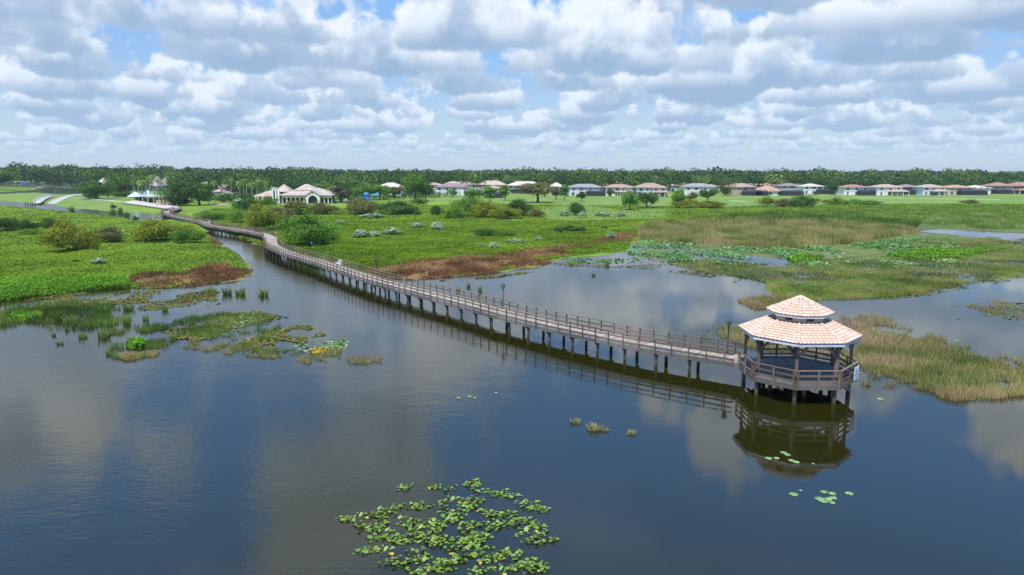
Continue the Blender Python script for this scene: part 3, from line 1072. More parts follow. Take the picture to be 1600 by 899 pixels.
def ground_cover(px, n, seed, kfar=1.0):
    rng = np.random.default_rng(seed)
    x, y = scatter(px, n, rng)
    z, d, m = terrain(x, y)
    keep = (d > -0.3)
    x, y, z, d = x[keep], y[keep], z[keep], d[keep]
    dist = np.hypot(x, y)
    big = fbm(x, y, 7, 3, 31)
    brn = np.zeros_like(x)
    for b_ in BROWN: brn = np.maximum(brn, sstep(sdf(x, y, b_) + (fbm(x, y, 4, 3, 9) - .58) * 8, -1.5, 3.0) * .92)
    lwn = np.zeros_like(x)
    for b_ in LAWN[:1]: lwn = np.maximum(lwn, sstep(sdf(x, y, b_), -3, 3))
    size = (0.13 + 0.0016 * dist) * rng.uniform(.55, 1.25, len(x))
    hgt = (0.06 + 0.26 * sstep(big, .42, .7)) * rng.uniform(0, 1, len(x)) ** .7
    # clumps of taller weed stand up from the mat
    cl = fbm(x, y, 2.2, 2, 77)
    hgt = hgt + sstep(cl, .64, .82) * .38 * rng.uniform(0, 1, len(x))
    hgt = hgt * (1 - .8 * lwn)
    nor = np.stack([rng.normal(0, .34, len(x)), rng.normal(0, .34, len(x)), np.ones(len(x))], -1)
    cen = np.stack([x, y, z + hgt], -1)
    rnd = np.clip(.12 + .75 * fbm(x, y, 16, 3, 41) + .25 * (hgt - .25) + rng.normal(0, .13, len(x)), 0, 1)
    use = (rng.uniform(0, 1, len(x)) > brn) & (rng.uniform(0, 1, len(x)) > lwn * .75)
    return cen[use], nor[use], size[use], rnd[use]


c1, n1_, s1_, r1 = ground_cover(LEFT_FIELD, 115000, 5)
stuff('marsh_weed', leaf_quads(c1, n1_, s1_), r1, G_WEED, 'low bright green weed carpeting the left bank', 'marsh weed')
c1, n1_, s1_, r1 = ground_cover(RIGHT_FIELD, 260000, 6)
stuff('marsh_weed', leaf_quads(c1, n1_, s1_), r1, G_WEED, 'low green weed carpeting the broad meadow behind the boardwalk', 'marsh weed')

# brighter, taller edge along the near left bank
x, y = scatter([(-260, 484), (0, 472), (60, 465), (150, 454), (205, 450), (200, 440), (130, 440), (60, 444), (0, 449), (-260, 460)], 26000)
z, d, m_ = terrain(x, y)
hg = RNG.uniform(.1, .9, len(x)) * (0.6 + .6 * fbm(x, y, 2.5, 2, 8))
stuff('bank_weed', leaf_quads(np.stack([x, y, z + hg], -1), np.stack([RNG.normal(0, .8, len(x)), RNG.normal(0, .8, len(x)) - .3, np.ones(len(x))], -1), RNG.uniform(.14, .34, len(x))),
      np.clip(RNG.normal(.35, .25, len(x)) + (hg - .5) * .5, 0, 1), G_WEEDB, 'tall bright green weed along the near edge of the left bank', 'bank weed')

# brown sedge strips
bx = []
for px, n in (([(556, 428), (600, 419), (650, 412), (700, 409), (750, 404), (790, 400), (830, 393), (875, 388), (915, 384), (935, 374), (985, 367), (1003, 370),
                (997, 380), (962, 381), (935, 387), (900, 390), (890, 398), (876, 405), (858, 412), (830, 418), (780, 426), (740, 431), (650, 437), (590, 433)], 42000),
              ([(198, 446), (203, 439), (235, 430), (280, 432), (325, 418), (350, 414), (395, 424), (392, 429), (368, 438), (343, 442), (286, 449), (214, 451)], 20000),
              ([(322, 364), (318, 370), (332, 384), (345, 388), (350, 383), (338, 374)], 2500)):
    bx.append(scatter(px, n))
x = np.concatenate([b_[0] for b_ in bx]); y = np.concatenate([b_[1] for b_ in bx])
z, d, m_ = terrain(x, y)
eb = np.maximum.reduce([sdf(x, y, b_) for b_ in BROWN]) + (fbm(x, y, 4, 3, 9) - .58) * 8
k = (d > -.6) & (eb > RNG.uniform(-1.5, 2.5, len(x))) & (fbm(x, y, 3, 3, 57) > .34)
x, y, z = x[k], y[k], z[k]
cl = fbm(x, y, 1.8, 2, 55)
h = RNG.uniform(.15, .7, len(x)) * (0.25 + .7 * cl)
co = blades(x, y, np.maximum(z, -.05), h, RNG.uniform(.08, .2, len(x)), .35)
stuff('brown_sedge', co, np.clip(RNG.normal(.4, .22, len(x)) + (fbm(x, y, 5, 3, 59) - .5) * 1.2, 0, 1), G_BROWN, 'reddish brown sedge lining the lake shores', 'sedge')


def reed_bed(name, parts, mat, label, cat, seed):
    """parts: (pixel polygon, count, height, width, density floor) upright blades gathered in clumps with gaps of open water"""
    rng = np.random.default_rng(seed)
    CO = []; R = []
    for px, n, hh, ww, gap, cs, tone in parts:
        x, y = scatter(px, n, rng)
        cl = fbm(x, y * .7, cs, 3, seed) + (fbm(x, y, cs * .28, 2, seed + 3) - .5) * .5
        # fade out towards the outline of the bed
        e = sdf(x, y, wpoly(px))
        k = cl + np.clip(e / 7.0, 0, 1) * .30 > gap + rng.uniform(-.06, .06, len(x))
        x, y, cl = x[k], y[k], cl[k]
        z, d, m = terrain(x, y)
        h = hh * rng.uniform(.45, 1.15, len(x)) * (0.65 + .7 * (cl - gap).clip(0, .5))
        dist = np.hypot(x, y)
        w = np.maximum(ww, dist * .0006) * rng.uniform(.6, 1.4, len(x))
        CO.append(blades(x, y, np.maximum(z, 0) - .03, h, w, .28, rng))
        R.append(np.clip(rng.normal(tone, .2, len(x)) + (fbm(x, y, 4, 3, seed + 9) - .5) * 1.5, 0, 1))
    return stuff(name, np.concatenate(CO), np.concatenate(R), mat, label, cat)


reed_bed('tan_reeds', [([(1075, 522), (1110, 512), (1160, 506), (1210, 500), (1310, 494), (1365, 494), (1425, 500), (1482, 514), (1478, 527), (1530, 546), (1610, 568), (1720, 590), (1720, 618), (1610, 618),
                         (1545, 626), (1470, 628), (1420, 611), (1375, 603), (1345, 603), (1330, 575), (1280, 556), (1180, 545), (1110, 536)], 40000, .70, .035, .545, 4.0, .56)],
         G_TAN, 'sparse tan and green reeds standing in the water beside the gazebo', 'reeds', 71)
reed_bed('cattails', [([(1000, 378), (993, 362), (1025, 352), (1100, 347), (1200, 345), (1330, 350), (1420, 358), (1432, 366), (1370, 375), (1300, 383), (1200, 389), (1100, 382)], 44000, 1.7, .11, .25, 10.0, .42)],
         G_TAN, 'tall tan cattails in a broad bed behind the lotus', 'cattails', 73)
reed_bed('green_reeds', [([(1120, 346), (1200, 340), (1330, 343), (1440, 352), (1425, 359), (1330, 352), (1200, 348)], 16000, 2.2, .08, .2, 12.0, .25),
                         ([(1300, 328), (1700, 322), (1700, 352), (1560, 360), (1440, 352), (1340, 342), (1180, 340), (1060, 346), (1120, 334)], 26000, 1.2, .12, .3, 25.0, .55)],
         G_GREENREED, 'dark green reeds in a long belt between cattails and meadow', 'reeds', 75)
reed_bed('marsh_sedge', [([(1040, 411), (1100, 405), (1200, 412), (1300, 405), (1400, 400), (1600, 392), (1800, 386), (1800, 420), (1600, 432), (1500, 446), (1440, 458), (1400, 465), (1330, 468), (1250, 474), (1208, 460), (1195, 442),
                           (1150, 433), (1100, 426)], 60000, .42, .08, .42, 9.0, .38),
                         ([(1430, 376), (1600, 372), (1800, 376), (1800, 392), (1600, 396), (1500, 398), (1420, 385)], 14000, .6, .1, .38, 12.0, .6),
                         ([(1150, 470), (1195, 462), (1260, 472), (1250, 482), (1180, 484)], 2500, .5, .05, .42, 4.0, .85),
                         ([(1500, 470), (1560, 468), (1600, 482), (1600, 496), (1540, 492)], 900, .5, .05, .5, 4.0, .75)],
         G_OLIVE, 'short olive and rusty sedge over the wet marsh flat', 'sedge', 77)
reed_bed('water_grass', [([(-60, 500), (0, 482), (90, 470), (160, 466), (215, 474), (205, 500), (150, 520), (60, 515), (-60, 530)], 13000, .8, .05, .62, 2.6, .36),
                         ([(165, 556), (178, 538), (215, 540), (262, 520), (300, 512), (258, 546), (215, 562), (185, 562)], 4000, .65, .04, .56, 2.0, .5),
                         ([(245, 512), (300, 492), (370, 488), (432, 492), (440, 512), (420, 536), (330, 530), (262, 524)], 10000, .5, .045, .555, 2.0, .45),
                         ([(150, 520), (215, 508), (260, 505), (262, 514), (200, 526)], 2500, .6, .04, .52, 2.2, .45)],
         G_GREENREED, 'green water grass standing in the shallows off the left bank', 'water grass', 79)
reed_bed('dead_grass', [([(262, 530), (300, 528), (360, 534), (420, 538), (470, 548), (475, 560), (420, 560), (350, 553), (285, 545)], 8000, .42, .04, .52, 2.2, .66),
                        ([(440, 556), (470, 545), (535, 546), (530, 566), (480, 574), (452, 570)], 4000, .4, .035, .54, 2.0, .66),
                        ([(540, 562), (560, 556), (600, 560), (598, 568), (550, 570)], 700, .45, .03, .45, 2.5, .75),
                        ([(180, 556), (215, 552), (250, 550), (240, 562), (195, 564)], 2200, .42, .035, .50, 2.0, .7)],
         G_TAN, 'bleached dead grass around the small islets on the left', 'grass', 81)

# lotus and pads on the marsh
rng = np.random.default_rng(91)
CO = []; R = []
for px, n, sz, hh, tone, gap in (([(985, 385), (1000, 378), (1100, 383), (1200, 390), (1260, 400), (1250, 412), (1150, 416), (1060, 409), (1010, 400), (980, 396)], 6500, .42, .5, .42, .46),
                                 ([(1230, 400), (1300, 408), (1330, 412), (1300, 418), (1200, 416)], 2000, .42, .3, .5, .5)):
    x, y = scatter(px, n, rng)
    k = fbm(x, y, 6, 3, 13) > gap + rng.uniform(-.08, .08, n)
    x, y = x[k], y[k]; n = len(x)
    CO.append(hexa_pads(np.stack([x, y, .05 + hh * rng.uniform(0, 1, n)], -1), np.stack([rng.normal(0, .35, n), rng.normal(0, .35, n) - .15, np.ones(n)], -1), sz * rng.uniform(.5, 1.25, n), rng))
    R.append(np.clip(rng.normal(tone, .25, n), 0, 1))
stuff('lotus_leaves', np.concatenate(CO), np.concatenate(R), G_LOTUS, 'bed of blue green lotus leaves at the head of the lake', 'lotus', 6)
CO = []; R = []
for px, n, sz, hh, tone, gap in (([(1195, 388), (1300, 384), (1430, 372), (1500, 378), (1500, 388), (1400, 392), (1300, 396), (1230, 398)], 5000, .5, .25, .45, .42),
                                 ([(1290, 396), (1480, 394), (1500, 412), (1400, 420), (1330, 412)], 2600, .5, .08, .7, .5),
                                 ([(1480, 346), (1700, 346), (1700, 358), (1560, 358)], 2500, .7, .2, .45, .45),
                                 ([(395, 488), (440, 490), (440, 520), (300, 505), (310, 494)], 420, .28, .15, .5, .5),
                                 ([(880, 404), (960, 400), (1010, 402), (1060, 412), (1040, 420), (960, 412), (890, 412)], 550, .5, .05, .3, .4),
                                 ([(420, 538), (470, 532), (545, 530), (540, 545), (470, 550)], 420, .28, .03, .6, .54)):
    x, y = scatter(px, n, rng)
    k = fbm(x, y, 5, 3, 17) > gap + rng.uniform(-.08, .08, n)
    x, y = x[k], y[k]; n = len(x)
    z, d, m_ = terrain(x, y)
    CO.append(hexa_pads(np.stack([x, y, np.maximum(z, 0) + .03 + hh * rng.uniform(0, 1, n)], -1), np.stack([rng.normal(0, .2, n), rng.normal(0, .2, n), np.ones(n)], -1), sz * rng.uniform(.5, 1.3, n), rng))
    R.append(np.clip(rng.normal(tone, .22, n), 0, 1))
stuff('floating_pads', np.concatenate(CO), np.concatenate(R), G_PADS, 'scattered pale floating pads over the flooded marsh', 'floating pads', 6)
# bright weed patches in the marsh
CO = []; R = []
for px, n in (([(1385, 400), (1410, 391), (1480, 390), (1528, 396), (1500, 404), (1430, 405)], 3000), ([(1228, 404), (1255, 399), (1290, 402), (1280, 408), (1240, 409)], 900),
              ([(1440, 398), (1530, 388), (1560, 392), (1520, 400)], 1500), ([(196, 541), (205, 533), (222, 531), (229, 537), (224, 545), (205, 547)], 380),
              ([(8, 497), (30, 489), (62, 490), (68, 498), (40, 503)], 700)):
    x, y = scatter(px, n, rng)
    z, d, m_ = terrain(x, y)
    tall = .42
    hg = rng.uniform(0, tall, n) * (.4 + 1.2 * fbm(x, y, 1.5, 2, 3))
    CO.append(leaf_quads(np.stack([x, y, np.maximum(z, 0) + .03 + hg], -1), np.stack([rng.normal(0, .6, n), rng.normal(0, .6, n), np.ones(n)], -1), rng.uniform(.15, .4, n) * (1 if n in (380, 700) else 1.4), rng=rng))
    R.append(np.clip(rng.normal(.45, .22, n), 0, 1))
stuff('bright_weed', np.concatenate(CO), np.concatenate(R), G_WEEDB, 'patches of vivid green floating weed in the marsh', 'floating weed')
# flat brown and olive floating mats
CO = []; R = []
for px, n, gap in (([(30, 462), (205, 455), (330, 450), (345, 458), (300, 470), (200, 475), (100, 482), (0, 492), (0, 474)], 9000, .46), ([(340, 492), (400, 486), (470, 500), (520, 530), (540, 534), (500, 540), (420, 530), (350, 515)], 6000, .50),
                   ([(250, 515), (440, 495), (430, 540), (270, 530)], 5000, .45), ([(215, 470), (330, 458), (345, 475), (290, 485), (215, 485)], 2200, .56), ([(600, 436), (700, 437), (780, 430), (850, 418), (855, 422), (780, 434), (700, 440)], 2500, .48),
                   ([(860, 412), (930, 404), (1040, 414), (1130, 430), (1195, 446), (1190, 450), (1110, 434), (1000, 420), (880, 418)], 3000, .5), ([(1360, 440), (1440, 432), (1560, 428), (1620, 432), (1450, 462), (1370, 470)], 3500, .5),
                   ([(1460, 478), (1600, 470), (1600, 500), (1500, 500)], 900, .58)):
    x, y = scatter(px, n, rng)
    k = fbm(x, y * .55, 3.5, 3, 19) > gap + rng.uniform(-.04, .04, n)
    x, y = x[k], y[k]; n = len(x)
    z, d, m_ = terrain(x, y)
    CO.append(leaf_quads(np.stack([x, y, np.maximum(z, 0) + rng.uniform(.012, .07, n)], -1), np.stack([rng.normal(0, .16, n), rng.normal(0, .16, n), np.ones(n)], -1), rng.uniform(.12, .42, n), rng=rng))
    R.append(np.clip(rng.normal(.45, .25, n), 0, 1))
stuff('floating_mats', np.concatenate(CO), np.concatenate(R), G_MAT, 'olive and brown mats of weed floating near the shores', 'floating weed')

# ------------------------------------------------------------------ countable tufts of water grass


def tuft_mesh(n, seed, mat, h=1.0, spread=.45, lean=.4):
    r = np.random.default_rng(seed)
    a = r.uniform(0, 2 * PI, n); q = spread * np.sqrt(r.uniform(0, 1, n))
    x = np.cos(a) * q; y = np.sin(a) * q
    hh = h * r.uniform(.3, 1.05, n) * (1 - .35 * q / spread)
    yaw = r.uniform(0, 2 * PI, n); w = r.uniform(.03, .06, n)
    out = q / spread * lean + .08
    tx = x + np.cos(a) * out * hh + r.normal(0, .08, n); ty = y + np.sin(a) * out * hh + r.normal(0, .08, n)
    mx = x * .6 + tx * .4; my = y * .6 + ty * .4
    wx = np.cos(yaw) * w; wy = np.sin(yaw) * w
    z0 = np.full(n, -.05)
    A = [np.stack([x - wx, y - wy, z0], -1), np.stack([x + wx, y + wy, z0], -1), np.stack([mx + wx * .7, my + wy * .7, hh * .6], -1), np.stack([mx - wx * .7, my - wy * .7, hh * .6], -1)]
    B = [A[3], A[2], np.stack([tx + wx * .2, ty + wy * .2, hh], -1), np.stack([tx - wx * .2, ty - wy * .2, hh], -1)]
    co = np.concatenate([np.stack(A, 1).reshape(-1, 3), np.stack(B, 1).reshape(-1, 3)])
    rr = np.clip(r.normal(.5, .22, n), 0, 1)
    return quads_mesh('water_grass_tuft', co, np.concatenate([rr, rr + .05]), mat)


TG = [tuft_mesh(64, 301 + i, G_GREENREED, 1.0, .5, .6) for i in range(3)]
TT = [tuft_mesh(60, 311 + i, G_TAN, .7, .6, .6) for i in range(2)]


def tuft(u, v, wpx, hpx, lab, tan=False, i=[0]):
    x, y = P2(u, v)
    dep = cam_depth(y, 0)
    w = wpx / FPX * dep; h = hpx / FPX * dep
    i[0] += 1
    o = link('water_grass_tuft', (TT if tan else TG)[i[0] % (2 if tan else 3)])
    o.location = (x, y, 0); o.rotation_euler = (0, 0, i[0] * 1.7)
    o.scale = (w * .75, w * .75, h)
    tag(o, lab, 'water grass', 'grass tufts standing in the water')


for a_ in [(330, 458, 17, 16, 'bushy green grass tuft, first of the four in a row off the brown sedge'),
           (355, 460, 16, 17, 'bushy green grass tuft, second of the four in a row off the brown sedge'),
           (376, 460, 17, 15, 'low wide green grass tuft, third of the four in a row off the brown sedge'),
           (411, 462, 19, 19, 'spiky green grass tuft in open water nearest the boardwalk on the left side'),
           (201, 484, 20, 18, 'round green grass tuft in the shallows below the brown left bank'),
           (199, 506, 16, 22, 'tall upright green grass tuft in front of the round tuft in the shallows'),
           (163, 487, 15, 17, 'slim green grass tuft left of the round tuft in the shallows'),
           (228, 500, 11, 13, 'thin dark grass tuft alone in the rippled shallows'),
           (258, 485, 11, 15, 'faint thin grass tuft near the silvery rippled shallows'),
           (94, 538, 12, 8, 'small dark sprig of grass alone in open water on the left'),
           (84, 525, 7, 8, 'dead dark twig sticking out of open water on the left'),
           (162, 528, 20, 20, 'thick green grass clump at the lower edge of the left shallows'),
           (130, 528, 15, 14, 'yellow green grass clump beside the thick clump in the left shallows'),
           (60, 500, 18, 20, 'tall green clump in the dense grasses nearest the left bank'),
           (90, 500, 20, 22, 'tallest green clump of the dense grasses off the left bank'),
           (110, 504, 20, 18, 'broad green clump between the tallest grasses off the left bank'),
           (22, 488, 14, 15, 'loose grass clump off the left bank near the bright floating weed'),
           (750, 455, 8, 12, 'small green tuft in the lake behind the boardwalk rail'),
           (732, 449, 7, 12, 'thin tall tuft in the lake behind the boardwalk near the tan shore'),
           (716, 455, 8, 10, 'green sprig just behind the boardwalk rail'),
           (948, 414, 8, 13, 'tall green tuft among pads at the head of the lake'),
           (927, 431, 8, 8, 'small olive tuft in open water before the lotus bed'),
           (893, 413, 12, 6, 'low brown tuft among pads near the brown sedge')]:
    tuft(*a_)
for a_ in [(900, 661, 18, 12, 'faint pale grass sprigs in open water left of the larger tuft', True), (930, 671, 26, 20, 'tan grass tuft alone in the open lake before the boardwalk', True),
           (945, 673, 14, 9, 'low tan tussock at the right foot of the lone grass tuft', True), (986, 678, 16, 13, 'small tan grass tuft right of the lone tuft in open water', True)]:
    tuft(*a_)
ym = mat_leaf('yellow_weed', [(0.0, (.28, .2, .02)), (0.6, (.5, .36, .04)), (1.0, (.3, .12, .05))], .1, 0.0)
x, y = scatter([(484, 549), (495, 545), (508, 547), (510, 551), (498, 555), (488, 554)], 260)
o = link('yellow_weed_patch', quads_mesh('yellow_weed_patch', leaf_quads(np.stack([x, y, RNG.uniform(.02, .2, 260)], -1), np.stack([RNG.normal(0, .4, 260), RNG.normal(0, .4, 260), np.ones(260)], -1), RNG.uniform(.12, .3, 260)), RNG.uniform(0, 1, 260), ym))
tag(o, 'yellow and red patch of weed on the dead grass islet', 'weed')

# ------------------------------------------------------------------ near water lilies


M_LILY = mat_leaf('lily_leaf', [(0.0, (.045, .025, .02)), (0.18, (.07, .10, .025)), (0.3, (.10, .18, .03)), (0.5, (.16, .26, .035)), (0.78, (.23, .33, .07)), (0.9, (.32, .40, .17)), (0.95, (.55, .42, .04)), (1.0, (.5, .2, .04))], .2, .12)
M_PAD = mat_leaf('round_pad', [(0.0, (.14, .27, .08)), (1.0, (.28, .43, .19))], .15, .1)


def pad_verts(cx, cy, cz, r, ang, tilt, ta, cup):
    """a notched, slightly cupped leaf"""
    vs = [(cx, cy, cz)]
    n = 10
    for k in range(n):
        a = ang + .22 + (2 * PI - .44) * k / (n - 1)
        rr = r * (1 + .06 * math.sin(3 * a + cx * 9)) * (1.08 if abs(k - 4.5) < 2 else 1.0)
        dx, dy = rr * math.cos(a), rr * math.sin(a)
        vs.append((cx + dx, cy + dy, cz + tilt * (dx * math.cos(ta) + dy * math.sin(ta)) + cup * (rr / r) ** 2 * .12 * r))
    return vs, [(0, k, k + 1) for k in range(1, n)]


def lily_clump(n, seed):
    rd = random.Random(seed)
    mb = MB()
    ax, ay = rd.uniform(.45, .75), rd.uniform(.28, .48)
    for _ in range(n):
        a = rd.uniform(0, 2 * PI); q = math.sqrt(rd.random())
        r = rd.uniform(.06, .118)
        up = rd.random()
        vs, fs = pad_verts(math.cos(a) * q * ax, math.sin(a) * q * ay, 0.015 + (.10 * up if up > .45 else .01 * up), r, rd.uniform(0, 6.28), rd.gauss(0, .16) + (.45 * rd.random() if up > .6 else 0), rd.uniform(0, 6.28), rd.uniform(.2, 1.6))
        t = rd.random()
        rn = rd.uniform(0, .12) if t < .2 else (rd.uniform(.93, 1) if t > .975 else rd.uniform(.25, .88))
        mb.add(vs, fs, 0, rn)
        mb.tube([(vs[0][0] * .15, vs[0][1] * .15, -.2), (vs[0][0], vs[0][1], -.06), (vs[0][0], vs[0][1], vs[0][2] - .004)], [.008, .008, .008], 4, cap=False)
    return mb.mesh('water_lily_clump', M_LILY)


LM = [lily_clump(random.randint(14, 23), 900 + i) for i in range(9)]
LIL = [(634, 763), (682, 763), (704, 764), (738, 756), (746, 763), (770, 772), (790, 770), (800, 777), (705, 783), (728, 784), (742, 782), (645, 790), (618, 795), (600, 803), (660, 792), (690, 796), (704, 803), (718, 800), (735, 793),
       (762, 804), (780, 803), (795, 806), (822, 790), (843, 797), (838, 791), (540, 813), (562, 808), (588, 806), (565, 822), (575, 829), (595, 822), (635, 815), (645, 822), (658, 822), (672, 818), (690, 814), (712, 812), (736, 822), (760, 818),
       (772, 827), (790, 818), (808, 816), (833, 815), (840, 825), (822, 832), (832, 847), (858, 844), (845, 836), (590, 841), (612, 838), (628, 845), (640, 838), (655, 838), (668, 843), (683, 851), (694, 845), (720, 843), (738, 846), (725, 852),
       (752, 838), (740, 862), (574, 862), (600, 862), (612, 880), (632, 877), (648, 863), (660, 872), (678, 880), (690, 888), (705, 862), (708, 878), (722, 870), (750, 895), (765, 877), (774, 868), (790, 868), (812, 872), (820, 884), (843, 880),
       (805, 890), (780, 892), (835, 892), (650, 892), (700, 880), (684, 826), (668, 832), (752, 852), (728, 834)]
pads_lab = [((540, 813), 'leftmost of the lily clumps in the near patch, partly purple leaves'), ((634, 763), 'lily clump at the upper left corner of the near patch'),
            ((738, 756), 'topmost lily clump of the near patch'), ((858, 844), 'lily clump with yellow leaf at the far right of the near patch')]
pads_lab = dict(pads_lab)
for i, (u, v) in enumerate(LIL):
    x, y = P2(u, v)
    o = link('water_lily_clump', LM[i % len(LM)])
    o.location = (x, y, 0); o.rotation_euler = (0, 0, random.uniform(-.6, .6) + (PI if i % 2 else 0))
    s = random.uniform(.70, 1.0); o.scale = (s, s, 1)
    tag(o, pads_lab.get((u, v), 'clump of glossy green lily leaves floating in the near patch'), 'water lily', 'lily clumps of the near patch')

PADS = [((1240, 773), .26, 'round pale green pad, left outlier of the right foreground pads'), ((1288, 769.5), .22, 'round pale pad at the top of the right foreground pads'),
        ((1301, 772), .22, 'round pale pad between the top pad and the far right pad'), ((1327, 772), .24, 'lone round pad at the right of the foreground pads'),
        ((1280, 779.5), .26, 'pale pad at the left end of the overlapping row in front'), ((1287, 783), .30, 'largest pad in the overlapping row in front'), ((1294, 780.5), .22, 'pale pad in the middle of the overlapping row'),
        ((1302, 778.5), .22, 'pale pad lifted at the right of the overlapping row'), ((1300, 786), .18, 'smallest pad below the overlapping row'),
        ((1201, 716.5), .24, 'round pad at the left in the gazebo roof reflection'), ((1213, 716.5), .20, 'small round pad beside the left pad in the gazebo reflection'),
        ((1225, 708), .24, 'pale pad highest in the gazebo reflection'), ((1231, 711), .22, 'pale pad touching the highest one in the gazebo reflection'),
        ((1237, 720), .22, 'pale pad of the lower pair in the gazebo reflection'), ((1244, 722.5), .22, 'right pad of the lower pair in the gazebo reflection'),
        ((1270, 725), .1, 'tiny pale leaf right of the pads in the gazebo reflection'), ((1251, 767), .1, 'tiny pale leaf above the right foreground pads'),
        ((716, 622), .2, 'small pale pad in open water, left of a row of three'), ((734, 620), .2, 'small pale pad in open water, middle of a row of three'), ((742, 622), .16, 'tiny pale pad, right of a row of three'),
        ((775, 614), .16, 'tiny pale pad alone in open water before the boardwalk'), ((1376, 624), .28, 'pale floating pad in blue water right of the gazebo'), ((1496, 533), .3, 'white floating pad in blue water beyond the tan reeds')]
for i, ((u, v), r, lab) in enumerate(PADS):
    x, y = P2(u, v)
    mb = MB(); vs, fs = pad_verts(0, 0, .012, r * .8, random.uniform(0, 6.28), 0.0, 0, .25)
    mb.add(vs, fs)
    o = mb.build('lily_pad', M_PAD); o.location = (x, y, .002 * (i % 4))
    tag(o, lab, 'lily pad', 'round pads on open water')

# ------------------------------------------------------------------ houses
def roof_mat(name, col):
    m, nt, out = new_mat(name)
    tc = nt.new('ShaderNodeTexCoord')
    br = nt.new('ShaderNodeTexBrick'); br.offset = .5
    nt.l.new(tc.outputs['Object'], br.inputs[0])
    br.inputs['Scale'].default_value = 1.0; br.inputs['Brick Width'].default_value = .45; br.inputs['Row Height'].default_value = .4; br.inputs['Mortar Size'].default_value = .03
    br.inputs[1].default_value = (*[c * .82 for c in col], 1); br.inputs[2].default_value = (*[min(1, c * 1.16) for c in col], 1); br.inputs[3].default_value = (*[c * .5 for c in col], 1)
    n = nt.noise(tc.outputs['Object'], .5, 5, .65)
    c = nt.vmath('SCALE', br.outputs[0], scale=nt.smooth(n, .3, .7, .78, 1.15))
    principled(nt, out, c, .8, .2)
    return m


RM = {'pink': roof_mat('pink_roof', (.50, .395, .32)), 'pale': roof_mat('pale_roof', (.60, .51, .44)), 'grey': roof_mat('grey_roof', (.31, .29, .29)), 'brown': roof_mat('brown_roof', (.40, .27, .20)),
      'red': roof_mat('red_roof', (.36, .205, .15)), 'orange': roof_mat('orange_roof', (.46, .275, .185)), 'purple': roof_mat('purple_roof', (.30, .20, .19)), 'tan': roof_mat('tan_roof', (.46, .34, .26))}
WM = {'white': mat_plain('white_stucco', (.74, .73, .70), .85, .12, .6), 'cream': mat_plain('cream_stucco', (.58, .48, .35), .85, .12, .6), 'blue': mat_plain('bluish_stucco', (.58, .63, .68), .85, .12, .6),
      'tan': mat_plain('tan_stucco', (.46, .36, .27), .85, .12, .6), 'grey': mat_plain('grey_stucco', (.42, .42, .42), .85, .12, .6), 'dark': mat_plain('dark_stucco', (.22, .19, .18), .85, .12, .6)}
M_WIN = mat_plain('window_glass', (.035, .045, .055), .15, .2, 1.0, .6)
M_FRAME = mat_plain('window_frame', (.70, .69, .66), .6, .1, 2.0)
M_CAGE = mat_plain('cage_screen', (.030, .033, .042), .7, .25, .5)
M_CAGEF = mat_plain('cage_frame', (.10, .10, .105), .5, .15, .5)


def hip(mb, x0, x1, y0, y1, z0, z1, over=.7, th=.18, mi=0):
    x0 -= over; x1 += over; y0 -= over; y1 += over
    w, d = x1 - x0, y1 - y0
    if w >= d:
        a = ((x0 + d / 2), (y0 + y1) / 2); b = ((x1 - d / 2), (y0 + y1) / 2)
    else:
        a = ((x0 + x1) / 2, y0 + w / 2); b = ((x0 + x1) / 2, y1 - w / 2)
    if w == d: b = (a[0] + .01, a[1])
    vs = [(x0, y0, z0), (x1, y0, z0), (x1, y1, z0), (x0, y1, z0), (*a, z1), (*b, z1),
          (x0, y0, z0 - th), (x1, y0, z0 - th), (x1, y1, z0 - th), (x0, y1, z0 - th)]
    if w >= d:
        fs = [(0, 1, 5, 4), (1, 2, 5), (2, 3, 4, 5), (3, 0, 4)]
    else:
        fs = [(0, 1, 4), (1, 2, 5, 4), (2, 3, 5), (3, 0, 4, 5)]
    fs += [(6, 7, 1, 0), (7, 8, 2, 1), (8, 9, 3, 2), (9, 6, 0, 3), (9, 8, 7, 6)]
    mb.add(vs, fs, mi)


def window(parent, x, y, z, w, h):
    f = MB()
    f.box((x, y - .03, z + h / 2 + .05), (w + .2, .06, .1)); f.box((x, y - .03, z - h / 2 - .05), (w + .2, .06, .1))
    for s in (-1, 1): f.box((x + s * (w / 2 + .05), y - .031, z), (.1, .06, h))
    f.box((x, y - .02, z), (.06, .05, h - .002))
    fo = f.build('window', M_FRAME, parent)
    p = MB(); p.box((x, y - .012, z), (w - .004, .02, h - .004)); p.build('pane', M_WIN, fo)


